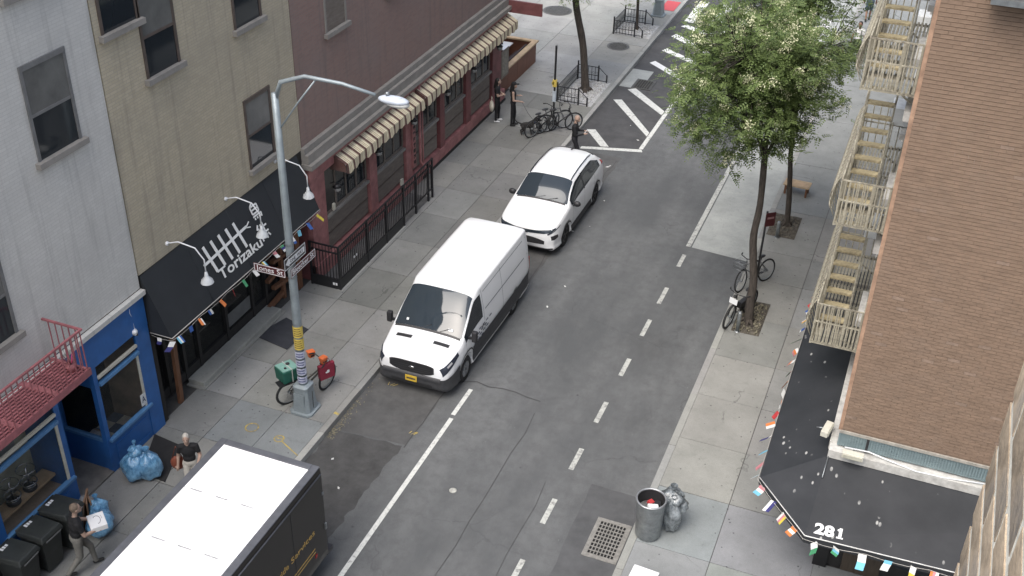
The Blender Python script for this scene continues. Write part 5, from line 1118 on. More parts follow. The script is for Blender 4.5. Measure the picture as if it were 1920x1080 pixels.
# ================================================================== STREET FURNITURE
def tree_guard(x0, x1, y0, y1, h, lab):
    t = thing('tree_guard', lab, 'railing', (0,0,0), 0, 'iron tree guards'); pk = MB().box(-.008,.008,-.008,.008,.04,h-.05).mesh('picket', BLACKM)
    lp = MB(); lp.tube([(0,.045*math.cos(a),h*.55+.045*math.sin(a)) for a in [k*.785 for k in range(8)]], .006, 4, closed=True); ring = lp.mesh('ring', BLACKM); lp = MB(); lp.tube([(.045*math.cos(a),0,h*.55+.045*math.sin(a)) for a in [k*.785 for k in range(8)]], .006, 4, closed=True); ring2 = lp.mesh('ring', BLACKM)
    def side(ax, c, a, b):
        for z in (.08,h-.06,h*.4): (MB().box(a,b,c-.012,c+.012,z-.012,z+.012) if ax == 'x' else MB().box(c-.012,c+.012,a,b,z-.012,z+.012)).build('rail', BLACKM, t, (0,0,KH))
        n = int((b-a)/.13)
        for k in range(1,n): u = a+(b-a)*k/n; link('picket', pk, t, (u,c,KH) if ax == 'x' else (c,u,KH)); 
        for k in range(n): u = a+(b-a)*(k+.5)/n; link('ring', ring2 if ax == 'x' else ring, t, (u,c,KH) if ax == 'x' else (c,u,KH))
    side('x', y0, x0, x1-.35); side('x', y1, x0, x1-.35); side('y', x0, y0, y1)
    for (x,y,hh) in ((x0,y0,h+.1),(x0,y1,h+.1),(x1-.35,y0,h+.02),(x1-.35,y1,h+.02),(x1,y0,.35),(x1,y1,.35)): MB().box(x-.025,x+.025,y-.025,y+.025,0,hh).build('post', BLACKM, t, (0,0,KH))
    for y in (y0,y1): MB().bar((x1-.35,y,KH+h-.05),(x1,y,KH+.33),.02,.02).build('end_brace', BLACKM, t); MB().box(x1-.35,x1,y-.012,y+.012,KH+.07,KH+.09).build('rail', BLACKM, t)
tree_guard(-12.95,-11.75,38.2,40.65,.68,'black iron tree guard around the gravel pit nearest the bikes'); tree_guard(-13.2,-11.9,46.2,47.9,.68,'black iron tree guard around the far gravel pit')
# ---- lamp post with street signs
def lamp_post(loc, lab, arm):
    t = thing('lamp_post', lab, 'lamp post', loc, 0); b = MB()
    def ring(h, r, z): return [(r*sx, r*sy, z) for sx, sy in ((-1,-.72),(-.72,-1),(.72,-1),(1,-.72),(1,.72),(.72,1),(-.72,1),(-1,.72))]
    V = ring(0,.30,0)+ring(0,.30,.06)+ring(0,.24,.07)+ring(0,.185,.68)+ring(0,.20,.70)+ring(0,.20,.76)+ring(0,.13,.80)
    b.add(V,[(i*8+j,i*8+(j+1)%8,(i+1)*8+(j+1)%8,(i+1)*8+j) for i in range(6) for j in range(8)]+[tuple(range(48,56))]); b.build('base', POLEM, t)
    MB().box(-.13,.13,-.236,-.222,.16,.60).build('hand_hole_cover', POLEM, t); MB().box(.232,.24,-.01,.0,.12,.62).build('base_seam', PLASTB, t)
    MB().lathe([(.112,.78),(.105,2.5),(.085,6.0),(.07,8.15)], 8).build('shaft', POLEM, t)
    if arm:
        MB().tube([(0,0,8.0),(.15,.02,8.4),(.7,.06,8.60),(1.5,.14,8.55),(2.2,.19,8.42)], [.055,.05,.045,.04,.035], 8).build('arm', POLEM, t); MB().tube([(0,0,7.3),(.5,.03,8.0),(.95,.08,8.58)], .02, 6).build('arm_brace', POLEM, t)
        lm = MB().ell((2.58,.22,8.36),(.34,.15,.085),18,8,M=None).build('luminaire', mat('luminaire grey', (.46,.50,.56), .4), t); MB().ell((2.65,.22,8.30),(.28,.13,.08),14,6).build('lens', mat('lamp lens', (.5,.5,.48), .2), lm); MB().lathe([(.04,0),(.04,.06)], 10, (2.45,.22,8.45)).build('photocell', STEEL, lm)
    return t
LP = lamp_post((-12.2,18.2,KH), 'grey lamp post covered in stickers and carrying the street name signs', True)
YN = mat('yellow notice', (.62,.47,.10), .7, var=.1); PN = mat('pale stickers', (.46,.48,.58), .7, var=.35, scale=14); INK = mat('notice ink', (.16,.11,.03), .7); INKB = mat('sticker ink', (.14,.15,.25), .7)
def wrap(z0, z1, r, m, a0, a1, name):
    b = MB(); n = 8; V = []; 
    for i in range(n+1):
        a = a0+(a1-a0)*i/n; V += [(r*math.cos(a),r*math.sin(a),z0),(r*math.cos(a),r*math.sin(a),z1)]
    b.add(V,[(2*i,2*i+2,2*i+3,2*i+1) for i in range(n)],0,True); return b.build(name, m, LP)
for z0, z1 in ((1.82,2.12),(2.16,2.46)):
    s = wrap(z0,z1,.116,YN,-2.6,.3,'notice')
    for k in range(4): wrap(z0+.05+.06*k,z0+.075+.06*k,.1175,INK,-2.1+.12*(k%2),-.3-.1*k,'notice_line').parent = s
for k in range(4):
    z0 = .85+.24*k; s = wrap(z0,z0+.19,.118,PN,-2.5,.2,'sticker')
    for j in range(2): wrap(z0+.04+.07*j,z0+.08+.07*j,.1195,INKB,-2.0,-.4,'sticker_line').parent = s
for z in (2.5,3.75,4.6): MB().lathe([(.103,z),(.103,z+.03)], 10, cap0=False, cap1=False).build('band', STEEL, LP)
SIGNB = mat('sign brown', (.085,.022,.024), .45, var=.05); SIGNK = mat('sign black', (.015,.015,.018), .4, var=.05); SIGNW = mat('sign white', (.72,.73,.74), .45, var=.04)
def sign(lab, name, o, xd, w, h, bm, border=None):
    t = thing(name, lab, 'sign', o, 0); x = Vector(xd).normalized(); y = Vector((0,0,1)); n = x.cross(y)
    def quad(x0,x1,z0,z1,off,th,m,nm):
        c = x*((x0+x1)/2)+y*((z0+z1)/2)+n*off; return MB().obox(c,(abs(x1-x0),th,abs(z1-z0)),Matrix((x,-n,y)).transposed()).build(nm, m, t)
    quad(0,w,0,h,0,.006,bm,'board')
    if border:
        e = .015; quad(.012,w-.012,h-.012-e,h-.012,.0045,.002,border,'border'); quad(.012,w-.012,.012,.012+e,.0045,.002,border,'border'); quad(.012,.012+e,.03,h-.03,.0045,.002,border,'border'); quad(w-.012-e,w-.012,.03,h-.03,.0045,.002,border,'border')
    return t, x, y, n, quad
t, x, y, n, quad = sign('black one way sign with white arrow on the lamp post', 'one_way_sign', (-12.07,17.72,4.33), (0,1,0), .90, .30, SIGNK, SIGNW)
ap = [(.06,.15),(.2,.255),(.2,.215),(.84,.215),(.84,.085),(.2,.085),(.2,.045)]; MB().prism([tuple(x*a+y*c+n*.005) for a, c in ap], tuple(n*.003)).build('arrow', SIGNW, t, fix=True)
text_on('lettering', 'ONE', .12, SIGNK, n*.0095+x*.24+y*.108, x, y, t, width=.22); text_on('lettering', 'WAY', .12, SIGNK, n*.0095+x*.53+y*.108, x, y, t, width=.25)
t, x, y, n, quad = sign('dark street name sign reading Bleecker St below the one way sign', 'street_name_sign', (-12.05,17.92,4.06), (0,1,0), 1.05, .22, SIGNB, SIGNW); text_on('lettering', 'Bleecker', .17, SIGNW, n*.0048+x*.07+y*.06, x, y, t, width=.68); text_on('lettering', 'St', .17, SIGNW, n*.0048+x*.82+y*.06, x, y, t, width=.15)
t, x, y, n, quad = sign('brown street name sign reading Jones St pointing at the shops', 'street_name_sign', (-13.10,18.06,3.93), (1,0,0), .82, .22, SIGNB, SIGNW); text_on('lettering', 'Jones', .18, SIGNW, n*.0048+x*.06+y*.055, x, y, t, width=.46); text_on('lettering', 'St', .18, SIGNW, n*.0048+x*.60+y*.055, x, y, t, width=.15)
lamp_post((-12.05,49.4,KH), 'grey lamp post base at the far crossing near the red ramp panel', False)
# ---- parking sign posts
t = thing('sign_post', 'tall black sign post with yellow and pale stickers among the locked bikes', 'sign post', (-12.33,36.05,KH)); MB().box(-.03,.03,-.03,.03,0,3.05).build('post', BLACKM, t); MB().obox((.02,0,2.75),(.012,.30,.60),Euler((0,0,.35)).to_matrix()).build('sign_plate', SIGNK, t)
MB().box(-.07,.07,-.05,.05,1.52,1.78).build('yellow_collar', YN, t); MB().box(-.10,-.02,-.05,.0,1.60,1.70).build('yellow_button', YN, t); MB().box(-.055,.055,-.045,.045,.95,1.35).build('paper_notice', mat('pale blue paper', (.5,.56,.62), .7), t)
t = thing('sign_post', 'dark post with small maroon sign leaning beside the bent tree', 'sign post', (-3.28,27.95,KH), .2); MB().tube([(0,0,0),(.02,.02,2.5)], .03, 8).build('post', BLACKM, t); MB().obox((.12,-.02,2.28),(.30,.012,.42),Euler((0,.0,.5)).to_matrix()).build('sign_plate', SIGNB, t); MB().obox((.125,-.032,2.33),(.2,.004,.06),Euler((0,0,.5)).to_matrix()).build('sign_print', mat('faded print', (.35,.2,.2), .6), t)
for k,(xx,yy,h) in enumerate(((-3.28,25.64,.62),(-3.24,31.15,.55))): t = thing('bollard', ('short pale steel bollard in front of the bent tree','short grey steel bollard in front of the straight tree')[k], 'bollard', (xx,yy,KH), 0, 'steel stubs by the tree pits'); MB().lathe([(.055,0),(.055,h-.02),(.045,h)], 14).build('post', STEEL, t); MB().lathe([(.085,0),(.085,.015)], 14).build('flange', STEEL, t)
t = thing('wooden_bench', 'small pale slatted wooden bench behind the straight tree', 'bench', (-3.2,34.35,KH), -.05)
for k in range(5): MB().box(-.42,.42,-.24+.1*k,-.155+.1*k,.32,.36).build('slat', WOODL, t)
for s in (-1,1):
    for s2 in (-1,1): MB().box(s*.34-.03,s*.34+.03,s2*.18-.03,s2*.18+.03,0,.32).build('leg', WOOD, t)
# ---- litter bin, bags and box on the right corner
t = thing('litter_bin', 'round steel street litter bin full of rubbish on the corner', 'bin', (-3.43,17.38,KH)); MB().lathe([(.24,0),(.27,.05),(.30,.95),(.30,1.0)], 28, cap0=True, cap1=False).build('drum', STEEL, t)
rm = MB(); rm.tube([(.305*math.cos(a*.2244),.305*math.sin(a*.2244),1.0) for a in range(28)], .022, 6, closed=True); rm.build('rim', mat('bin rim', (.42,.43,.44), .4, .7), t)
MB().lathe([(.285,.98),(.27,.5)], 24, cap0=False, cap1=False).build('liner', PLASTB, t); MB().lathe([(.265,.72),(.1,.76),(.0,.78)], 18, cap0=False, cap1=False).build('rubbish', mat('mixed rubbish', (.12,.12,.12), .7, var=.8, scale=12), t)
for k,(dx,dy,m,lab,rz) in enumerate(((.06,-.06,WHITE,'white takeaway carton thrown into the steel litter bin',.5),(-.02,.06,FLAGC[0],'crumpled red wrapper inside the steel litter bin',1.1),(.12,.08,SIGNK,'black wrapper on top of the rubbish in the steel bin',.2))):
    tag(MB().obox((0,0,.05),(.22 if k == 0 else .12,.10,.07),Euler((.25,.2,0)).to_matrix()).build('rubbish_piece', m, None, (-3.43+dx,17.38+dy,KH+.80), (0,0,rz)), lab, 'rubbish')
def bag(name, lab, loc, lobes, m, seed, cat='bin bag', group=None, wr=.08):
    q = random.Random(seed); b = MB()
    for (c, rad) in lobes:
        nu, nv = 26, 18; V = []; F = []; ph = [q.uniform(0,6.28) for _ in range(6)]
        for i in range(nv+1):
            th = math.pi*i/nv
            for j in range(nu):
                a = 2*math.pi*j/nu; k = 1+wr*math.sin(3*a+ph[0]+2*th)+wr*.7*math.sin(7*a+ph[1]-3*th)+wr*.6*math.sin(5*th+ph[2]+a)+q.uniform(-.012,.012)
                zz = rad[2]*math.cos(th); zz = zz if zz > -rad[2]*.75 else -rad[2]*.75+(zz+rad[2]*.75)*.2
                V.append((c[0]+rad[0]*math.sin(th)*math.cos(a)*k, c[1]+rad[1]*math.sin(th)*math.sin(a)*k, max(.01,c[2]+zz*(1+.1*math.sin(a*4+ph[3])))))
        for i in range(nv):
            for j in range(nu): F.append((i*nu+j,(i+1)*nu+j,(i+1)*nu+(j+1)%nu,i*nu+(j+1)%nu))
        b.add(V,F,0,True)
        b.lathe([(rad[0]*.18,0),(rad[0]*.10,.05),(rad[0]*.3,.16)], 9, (c[0],c[1],c[2]+rad[2]*.93), cap0=False, cap1=False)
    t = thing(name, lab, cat, loc, 0, group); b.build('bag', m, t); return t
def m_bag(name, a, b_, rough=.22):
    m, nt, p, L = _new(name); co = coords(nt); n1 = noise(nt, L, co, 5.5, 5, .7); c = mixc(nt, L, ramp(nt, L, n1, .35, .68), a, b_); L.new(c, p.inputs['Base Color']); p.inputs['Roughness'].default_value = rough
    n2 = noise(nt, L, co, 7, 4, .6, (1.6,1.6,.5)); bump(nt, L, p, n2, .8, .05); p.inputs['Specular IOR Level'].default_value = .7; p.inputs['Coat Weight'].default_value = .5; return m
BLUEBAG = m_bag('blue recycling bag', (.05,.17,.32), (.24,.50,.76), .14); GREYBAG = m_bag('grey rubbish bag', (.05,.058,.062), (.26,.29,.31), .2)
bag('bin_bag', 'large clear blue recycling bags knotted together beside the black mat', (-14.28,14.68,KH), [((-.11,-.05,.32),(.28,.28,.36)),((.14,.10,.32),(.30,.27,.36)),((-.08,.04,.70),(.17,.17,.14))], BLUEBAG, 1, group='blue recycling bags')
bag('bin_bag', 'small clear blue recycling bag beside the wheelie bins', (-14.05,13.05,KH), [((.06,-.08,.26),(.28,.30,.30)),((-.16,.14,.30),(.2,.24,.34))], BLUEBAG, 2, group='blue recycling bags')
bag('bin_bag', 'grey plastic rubbish bag slumped against the steel litter bin', (-2.98,17.75,KH), [((-.04,-.04,.38),(.22,.22,.42)),((-.10,.12,.76),(.28,.24,.18)),((.10,.10,.60),(.16,.16,.18))], GREYBAG, 3, wr=.12)
t = thing('cardboard', 'flattened brown cardboard standing between blue bag and wheelie bin', 'cardboard', (-14.42,13.05,KH), .5); 
for k in range(3): MB().obox((.05*k,.06*k,.38),(.03,.55-.08*k,.76-.1*k),Euler((.0,.15-.1*k,.2*k)).to_matrix()).build('sheet', mat('brown cardboard', (.25,.15,.09), .9, var=.2) if k == 0 else bpy.data.materials['brown cardboard'], t)
tag(MB().obox((0,0,.15),(.3,.26,.3),Euler((.2,.3,.4)).to_matrix()).build('rubbish_heap', mat('black white scraps', (.2,.2,.2), .5, var=1.0, scale=7), None, (-14.72,13.38,KH)), 'black and white scraps heaped by the shop corner', 'rubbish')
t = thing('foam_box', 'white box standing on the pavement at the bottom edge', 'box', (-3.12,15.92,KH), -.06); MB().box(-.25,.25,-.19,.19,0,.28).build('tub', WHITE, t, bevel=.012); MB().box(-.265,.265,-.2,.2,.282,.33).build('lid', WHITE, t, bevel=.012)
# ---- wheelie bins
BINM = mat('bin plastic', (.032,.036,.035), .5, var=.2, scale=5, dirt=(.06,.065,.06), dirt_amt=.3)
def wheelie(loc, rz, lab):
    t = thing('wheelie_bin', lab, 'bin', loc, rz, 'black wheelie bins'); V = []
    for z, a, b_ in ((.06,.20,.22),(.92,.26,.30)): V += [(-b_,-a,z),(b_,-a,z),(b_,a,z),(-b_,a,z)]
    MB().add(V,[(0,3,2,1),(4,5,6,7),(0,1,5,4),(1,2,6,5),(2,3,7,6),(3,0,4,7)]).build('body', BINM, t, bevel=.025); MB().box(-.32,.33,-.285,.285,.90,.95).build('rim', BINM, t, bevel=.01)
    MB().add([(-.34,-.29,.955),(.35,-.29,.955),(.35,.29,.955),(-.34,.29,.955),(-.34,-.27,1.02),(.3,-.25,1.06),(.3,.25,1.06),(-.34,.27,1.02)],[(0,3,2,1),(4,5,6,7),(0,1,5,4),(1,2,6,5),(2,3,7,6),(3,0,4,7)]).build('lid', BINM, t, bevel=.02)
    MB().tube([(-.38,-.24,.98),(-.38,.24,.98)], .018, 7).build('handle', BINM, t)
    for s in (-1,1): MB().lathe([(.09,-.03),(.1,0),(.09,.03)], 14, (-.22,s*.22,.10), M=Euler((R(90),0,0)).to_matrix()).build('wheel', RUBBER, t)
    for k in range(3): MB().box(-.30+.012*k,-.215,-.1+.06*k,-.055+.06*k,1.031+.004*k,1.037+.004*k).build('lid_sticker', WHITE, t)
    MB().box(.352,.362,-.2,.2,.92,.95).build('front_lip', mat('bin lip grey', (.16,.165,.165), .5) if 'bin lip grey' not in bpy.data.materials else bpy.data.materials['bin lip grey'], t)
    return t
wheelie((-14.42,12.48,KH), .05, 'black wheelie bin nearest the shop entrance behind the man'); wheelie((-14.40,11.82,KH), -.03, 'middle black wheelie bin of the row by the blue window'); wheelie((-14.38,11.15,KH), .04, 'black wheelie bin nearest the viewer with sticker on its lid')
bag('bin_bag', 'pale grey rubbish bag at the lower left edge', (-14.5,10.45,KH), [((0,0,.36),(.34,.33,.42))], GREYBAG, 5)

# ================================================================== BICYCLES
def bicycle(lab, loc, rz, lean, fm, basket=False, step=False, steer=.25, fat=.018, group='parked bicycles'):
    t = thing('bicycle', lab, 'bicycle', loc, rz, group); t.rotation_euler = (lean,0,rz); r = .335
    def whl(cx, yaw):
        M_ = Euler((0,0,yaw)).to_matrix(); b = MB(); b.tube([Vector((cx,0,r))+M_@Vector((r*math.cos(a),0,r*math.sin(a))) for a in [k*2*math.pi/28 for k in range(28)]], fat+.004, 7, closed=True); w = b.build('wheel', RUBBER, t)
        b = MB(); b.tube([Vector((cx,0,r))+M_@Vector(((r-.03)*math.cos(a),0,(r-.03)*math.sin(a))) for a in [k*2*math.pi/28 for k in range(28)]], .010, 5, closed=True)
        for k in range(14): a = k*2*math.pi/14; b.tube([Vector((cx,.02*(-1)**k,r)),Vector((cx,0,r))+M_@Vector(((r-.03)*math.cos(a),0,(r-.03)*math.sin(a)))], .0022, 3, cap=False)
        b.lathe([(.03,-.04),(.03,.04)], 10, (cx,0,r), M=Euler((R(90),0,0)).to_matrix()); b.build('rim', STEEL, w)
    whl(-.52,0); whl(.53,steer)
    bb = (-.10,0,.29); seat = (-.25,0,.76); head = (.36,0,.78); hl = (.385,0,.66)
    f = MB(); f.tube([bb,seat],.017,7); f.tube([hl,bb],.021,7)
    if not step: f.tube([(-.235,0,.72),(.355,0,.80)],.017,7)
    else: f.tube([(-.17,0,.45),(.37,0,.72)],.022,7)
    for s in (-1,1): f.tube([bb,(-.52,s*.05,r)],.011,6); f.tube([(-.235,0,.70),(-.52,s*.05,r)],.010,6)
    f.tube([(.345,0,.86),(.395,0,.62)],.022,7); f.build('frame', fm, t)
    b = MB()
    for s in (-1,1): b.tube([(.395,s*.045,.62),(.47,s*.05,.5),(.53,s*.05,r)],.012,6)
    b.build('fork', fm, t)
    b = MB(); b.tube([(.345,0,.86),(.35,0,.98)],.013,6); b.tube([(.22,.30,1.0),(.33,.22,1.01),(.37,0,.99),(.33,-.22,1.01),(.22,-.30,1.0)],.013,6); h = b.build('handlebar', PLASTB, t)
    for s in (-1,1): MB().tube([(.21,s*.305,1.0),(.30,s*.25,1.01)],.019,7).build('grip', RUBBER, h)
    MB().ell((-.27,0,.86),(.14,.07,.035),12,6).tube([seat,(-.26,0,.85)],.013,6).build('saddle', PLASTB, t)
    b = MB().lathe([(.085,-.006),(.085,.006)], 18, bb, M=Euler((R(90),0,0)).to_matrix()); b.bar((bb[0],-.05,.29),(bb[0]+.10,-.06,.18),.015,.02); b.bar((bb[0],.05,.29),(bb[0]-.10,.06,.40),.015,.02); b.box(bb[0]+.06,bb[0]+.14,-.14,-.06,.165,.185); b.box(bb[0]-.14,bb[0]-.06,.06,.14,.395,.415); b.build('crankset', DARKM, t)
    b = MB(); b.tube([(-.52,-.045,r+.035),(-.1,-.045,.375)],.006,4); b.tube([(-.52,-.045,r-.035),(-.1,-.045,.205)],.006,4); b.build('chain', DARKM, t)
    if basket:
        b = MB(); 
        for k in range(9): b.tube([(.42,-.16+.04*k,.75),(.42,-.18+.045*k,.98)],.005,4); b.tube([(.68,-.16+.04*k,.75),(.72,-.18+.045*k,.98)],.005,4)
        for z in (.75,.86,.98): b.tube([(.42,-.17,z),(.70,-.17,z),(.70,.17,z),(.42,.17,z)],.006,4,closed=True)
        b.build('basket', STEEL, t)
    return t
BKF = mat('black bike paint', (.02,.02,.022), .35); GRF = mat('grey bike paint', (.12,.125,.13), .4); SLF = mat('silver bike paint', (.16,.165,.17), .35, .3)
# delivery bike at the lamp post
bk = bicycle('delivery bicycle with dark frame leaning on the grey lamp post', (-12.42,18.72,KH), R(60), R(6), mat('olive bike paint', (.05,.05,.04), .45), step=True, steer=.45, fat=.026)
MB().box(-.82,-.3,-.12,.12,.70,.72).build('rear_rack', BLACKM, bk)
def at_bike(dx, dy): c, s = math.cos(R(60)), math.sin(R(60)); return (-12.42+dx*c-dy*s, 18.72+dx*s+dy*c)
GRN = mat('dark green bag fabric', (.015,.10,.07), .6, var=.2, scale=6); GRNL = mat('pale green lid', (.22,.40,.34), .5, var=.2); MAR = mat('maroon bag fabric', (.22,.018,.04), .6, var=.15, scale=6); ORG = mat('orange pouch fabric', (.75,.17,.05), .6, var=.15)
px, py = at_bike(-.48,.02); t = thing('delivery_bag', 'dark green insulated delivery bag strapped on the bicycle rack', 'bag', (px,py,KH+.72), R(64)); t.scale = (.86,.86,.86); MB().add([(-.26,-.22,0),(.24,-.22,0),(.24,.22,0),(-.26,.22,0),(-.28,-.24,.40),(.26,-.24,.36),(.26,.24,.36),(-.28,.24,.40)],[(0,3,2,1),(4,5,6,7),(0,1,5,4),(1,2,6,5),(2,3,7,6),(3,0,4,7)]).build('body', GRN, t, bevel=.02)
MB().obox((-.01,0,.405),(.5,.44,.035),Euler((0,.07,0)).to_matrix()).build('lid', GRNL, t, bevel=.012); MB().bar((.0,-.245,0),(.0,-.25,.4),.03,.006).bar((.0,-.25,.427),(.0,.25,.427),.03,.006).build('strap', mat('pale strap', (.45,.47,.44), .7), t); MB().ell((.05,.05,.44),(.06,.06,.03),10,5).ell((-.12,-.1,.445),(.04,.04,.03),10,5).build('buckle', PLASTB, t)
px, py = at_bike(.45,-.16); t = thing('tote_bag', 'maroon bag with white print hanging from the delivery bicycle handlebar', 'bag', (px,py,KH+.42), R(60)); MB().add([(-.20,-.06,0),(.20,-.06,0),(.20,.06,0),(-.20,.06,0),(-.22,-.05,.42),(.22,-.05,.42),(.22,.05,.42),(-.22,.05,.42)],[(0,3,2,1),(4,5,6,7),(0,1,5,4),(1,2,6,5),(2,3,7,6),(3,0,4,7)]).build('body', MAR, t, bevel=.015)
b = MB(); b.tube([(-.1,-.06,.42),(-.06,-.05,.58),(.06,-.05,.58),(.1,-.06,.42)],.008,5); b.build('strap', MAR, t); MB().ell((.0,-.063,.2),(.06,.006,.03),10,5).box(-.01,.05,-.07,-.064,.2,.26).build('print', WHITE, t)
for k,(dx,dy,z,lab) in enumerate(((.30,.26,.98,'orange pouch on the left grip of the delivery bicycle'),(.40,-.16,1.0,'orange pouch on the right grip of the delivery bicycle'))):
    px, py = at_bike(dx,dy); t = thing('handlebar_pouch', lab, 'pouch', (px,py,KH+z-.12), R(60)+.3*k, 'orange handlebar mitts'); MB().add([(-.07,-.05,0),(.07,-.05,0),(.07,.05,0),(-.07,.05,0),(-.11,-.08,.2),(.09,-.08,.18),(.09,.08,.18),(-.11,.08,.2)],[(0,3,2,1),(4,5,6,7),(0,1,5,4),(1,2,6,5),(2,3,7,6),(3,0,4,7)]).build('body', ORG, t, bevel=.02); MB().box(-.05,.05,-.082,-.078,.06,.1).build('flap', PLASTB, t)
bicycle('dark bicycle standing nearest the dog at the black sign post', (-12.46,35.25,KH), R(62), R(4), BKF); bicycle('dark bicycle locked right against the black sign post', (-12.22,35.62,KH), R(52), R(-5), GRF, steer=-.2); bicycle('dark bicycle with large front wheel toward the kerb by the sign post', (-11.98,35.72,KH), R(35), R(3), BKF, steer=.1)
bicycle('grey bicycle with wire basket standing across the pavement behind the bent tree', (-3.36,28.1,KH), R(238), R(4), SLF, basket=True)
eb = bicycle('black electric delivery bicycle with white plate beside the bent tree', (-3.40,26.25,KH), R(250), R(-4), BKF, step=True, steer=.1, fat=.03); MB().obox((.50,0,.83),(.012,.24,.17)).build('front_plate', WHITE, eb); MB().box(-.22,.12,-.06,.06,.42,.60).build('battery', PLASTB, eb); MB().ell((.47,0,.98),(.06,.05,.05),10,6).build('headlight', PLASTB, eb)
# ================================================================== PEOPLE
def seg_d(p, a, b, ra, rb):
    ab = b-a; L2 = ab.length_squared; t = 0 if L2 == 0 else max(0, min(1, (p-a).dot(ab)/L2)); return (p-(a+ab*t)).length-(ra+(rb-ra)*t)
class Body:
    def __init__(s): s.pr = []
    def cap(s, a, b, ra, rb, m): s.pr.append(('c', Vector(a), Vector(b), ra, rb, m)); return s
    def ell(s, c, rad, m): s.pr.append(('e', Vector(c), Vector(rad), 0, 0, m)); return s
    def make(s, name, mats, parent, voxel=.011, smooth=2):
        b = MB()
        for k, a, c, ra, rb, m in s.pr:
            if k == 'e': b.ell(a, c, 16, 10)
            else:
                n = 5; d = (c-a); L = d.length or 1e-4; d = d/L; pts = []; rs = []
                for i in range(n): th = math.pi/2*(1-i/n); pts.append(a-d*ra*math.sin(th)); rs.append(max(.001,ra*math.cos(th)))
                for i in range(5): pts.append(a+(c-a)*i/4); rs.append(ra+(rb-ra)*i/4)
                for i in range(1,n+1): th = math.pi/2*i/n; pts.append(c+d*rb*math.sin(th)); rs.append(max(.001,rb*math.cos(th)))
                b.tube(pts, rs, 12)
        o = b.build(name, mats, parent, fix=True); o.parent = None
        md = o.modifiers.new('r', 'REMESH'); md.mode = 'VOXEL'; md.voxel_size = voxel; md.use_smooth_shade = True
        sm = o.modifiers.new('s', 'SMOOTH'); sm.iterations = smooth; sm.factor = .5
        dg = bpy.context.evaluated_depsgraph_get(); dg.update(); me = bpy.data.meshes.new_from_object(o.evaluated_get(dg)); o.modifiers.clear(); o.data = me; o.parent = parent
        me.materials.clear()
        for q in mats: me.materials.append(q)
        for p in me.polygons:
            c = p.center; best = 1e9; bm = 0
            for k, a, c2, ra, rb, m in s.pr:
                if k == 'e': v = c-a; d_ = (Vector((v.x/c2.x,v.y/c2.y,v.z/c2.z)).length-1)*min(c2)
                else: d_ = seg_d(c,a,c2,ra,rb)
                if d_ < best: best = d_; bm = m
            p.material_index = bm; p.use_smooth = True
        return o
def cloth(name, c, rough=.85): return bpy.data.materials.get(name) or mat(name, c, rough, var=.18, scale=9, bmp=.15, bscale=25)
HAIRB = mat('black hair', (.012,.010,.009), .6, var=.3, scale=30, bmp=.4, bscale=40); HAIRG = mat('grey hair', (.42,.40,.36), .7, var=.25, scale=30, bmp=.4, bscale=40); HAIRS = mat('short brown hair', (.16,.12,.09), .8, var=.25, scale=30)
EYE = mat('eye', (.02,.02,.02), .3)
BLKC = cloth('black cloth', (.012,.012,.014)); WHC = cloth('white cloth', (.62,.62,.62)); DENIM = cloth('denim', (.06,.09,.14)); GREYC = cloth('grey cloth', (.17,.165,.15)); KHAKI = cloth('pale trousers', (.42,.40,.36)); WSHOE = cloth('white shoe', (.7,.7,.7)); BSHOE = cloth('dark shoe', (.02,.02,.02))
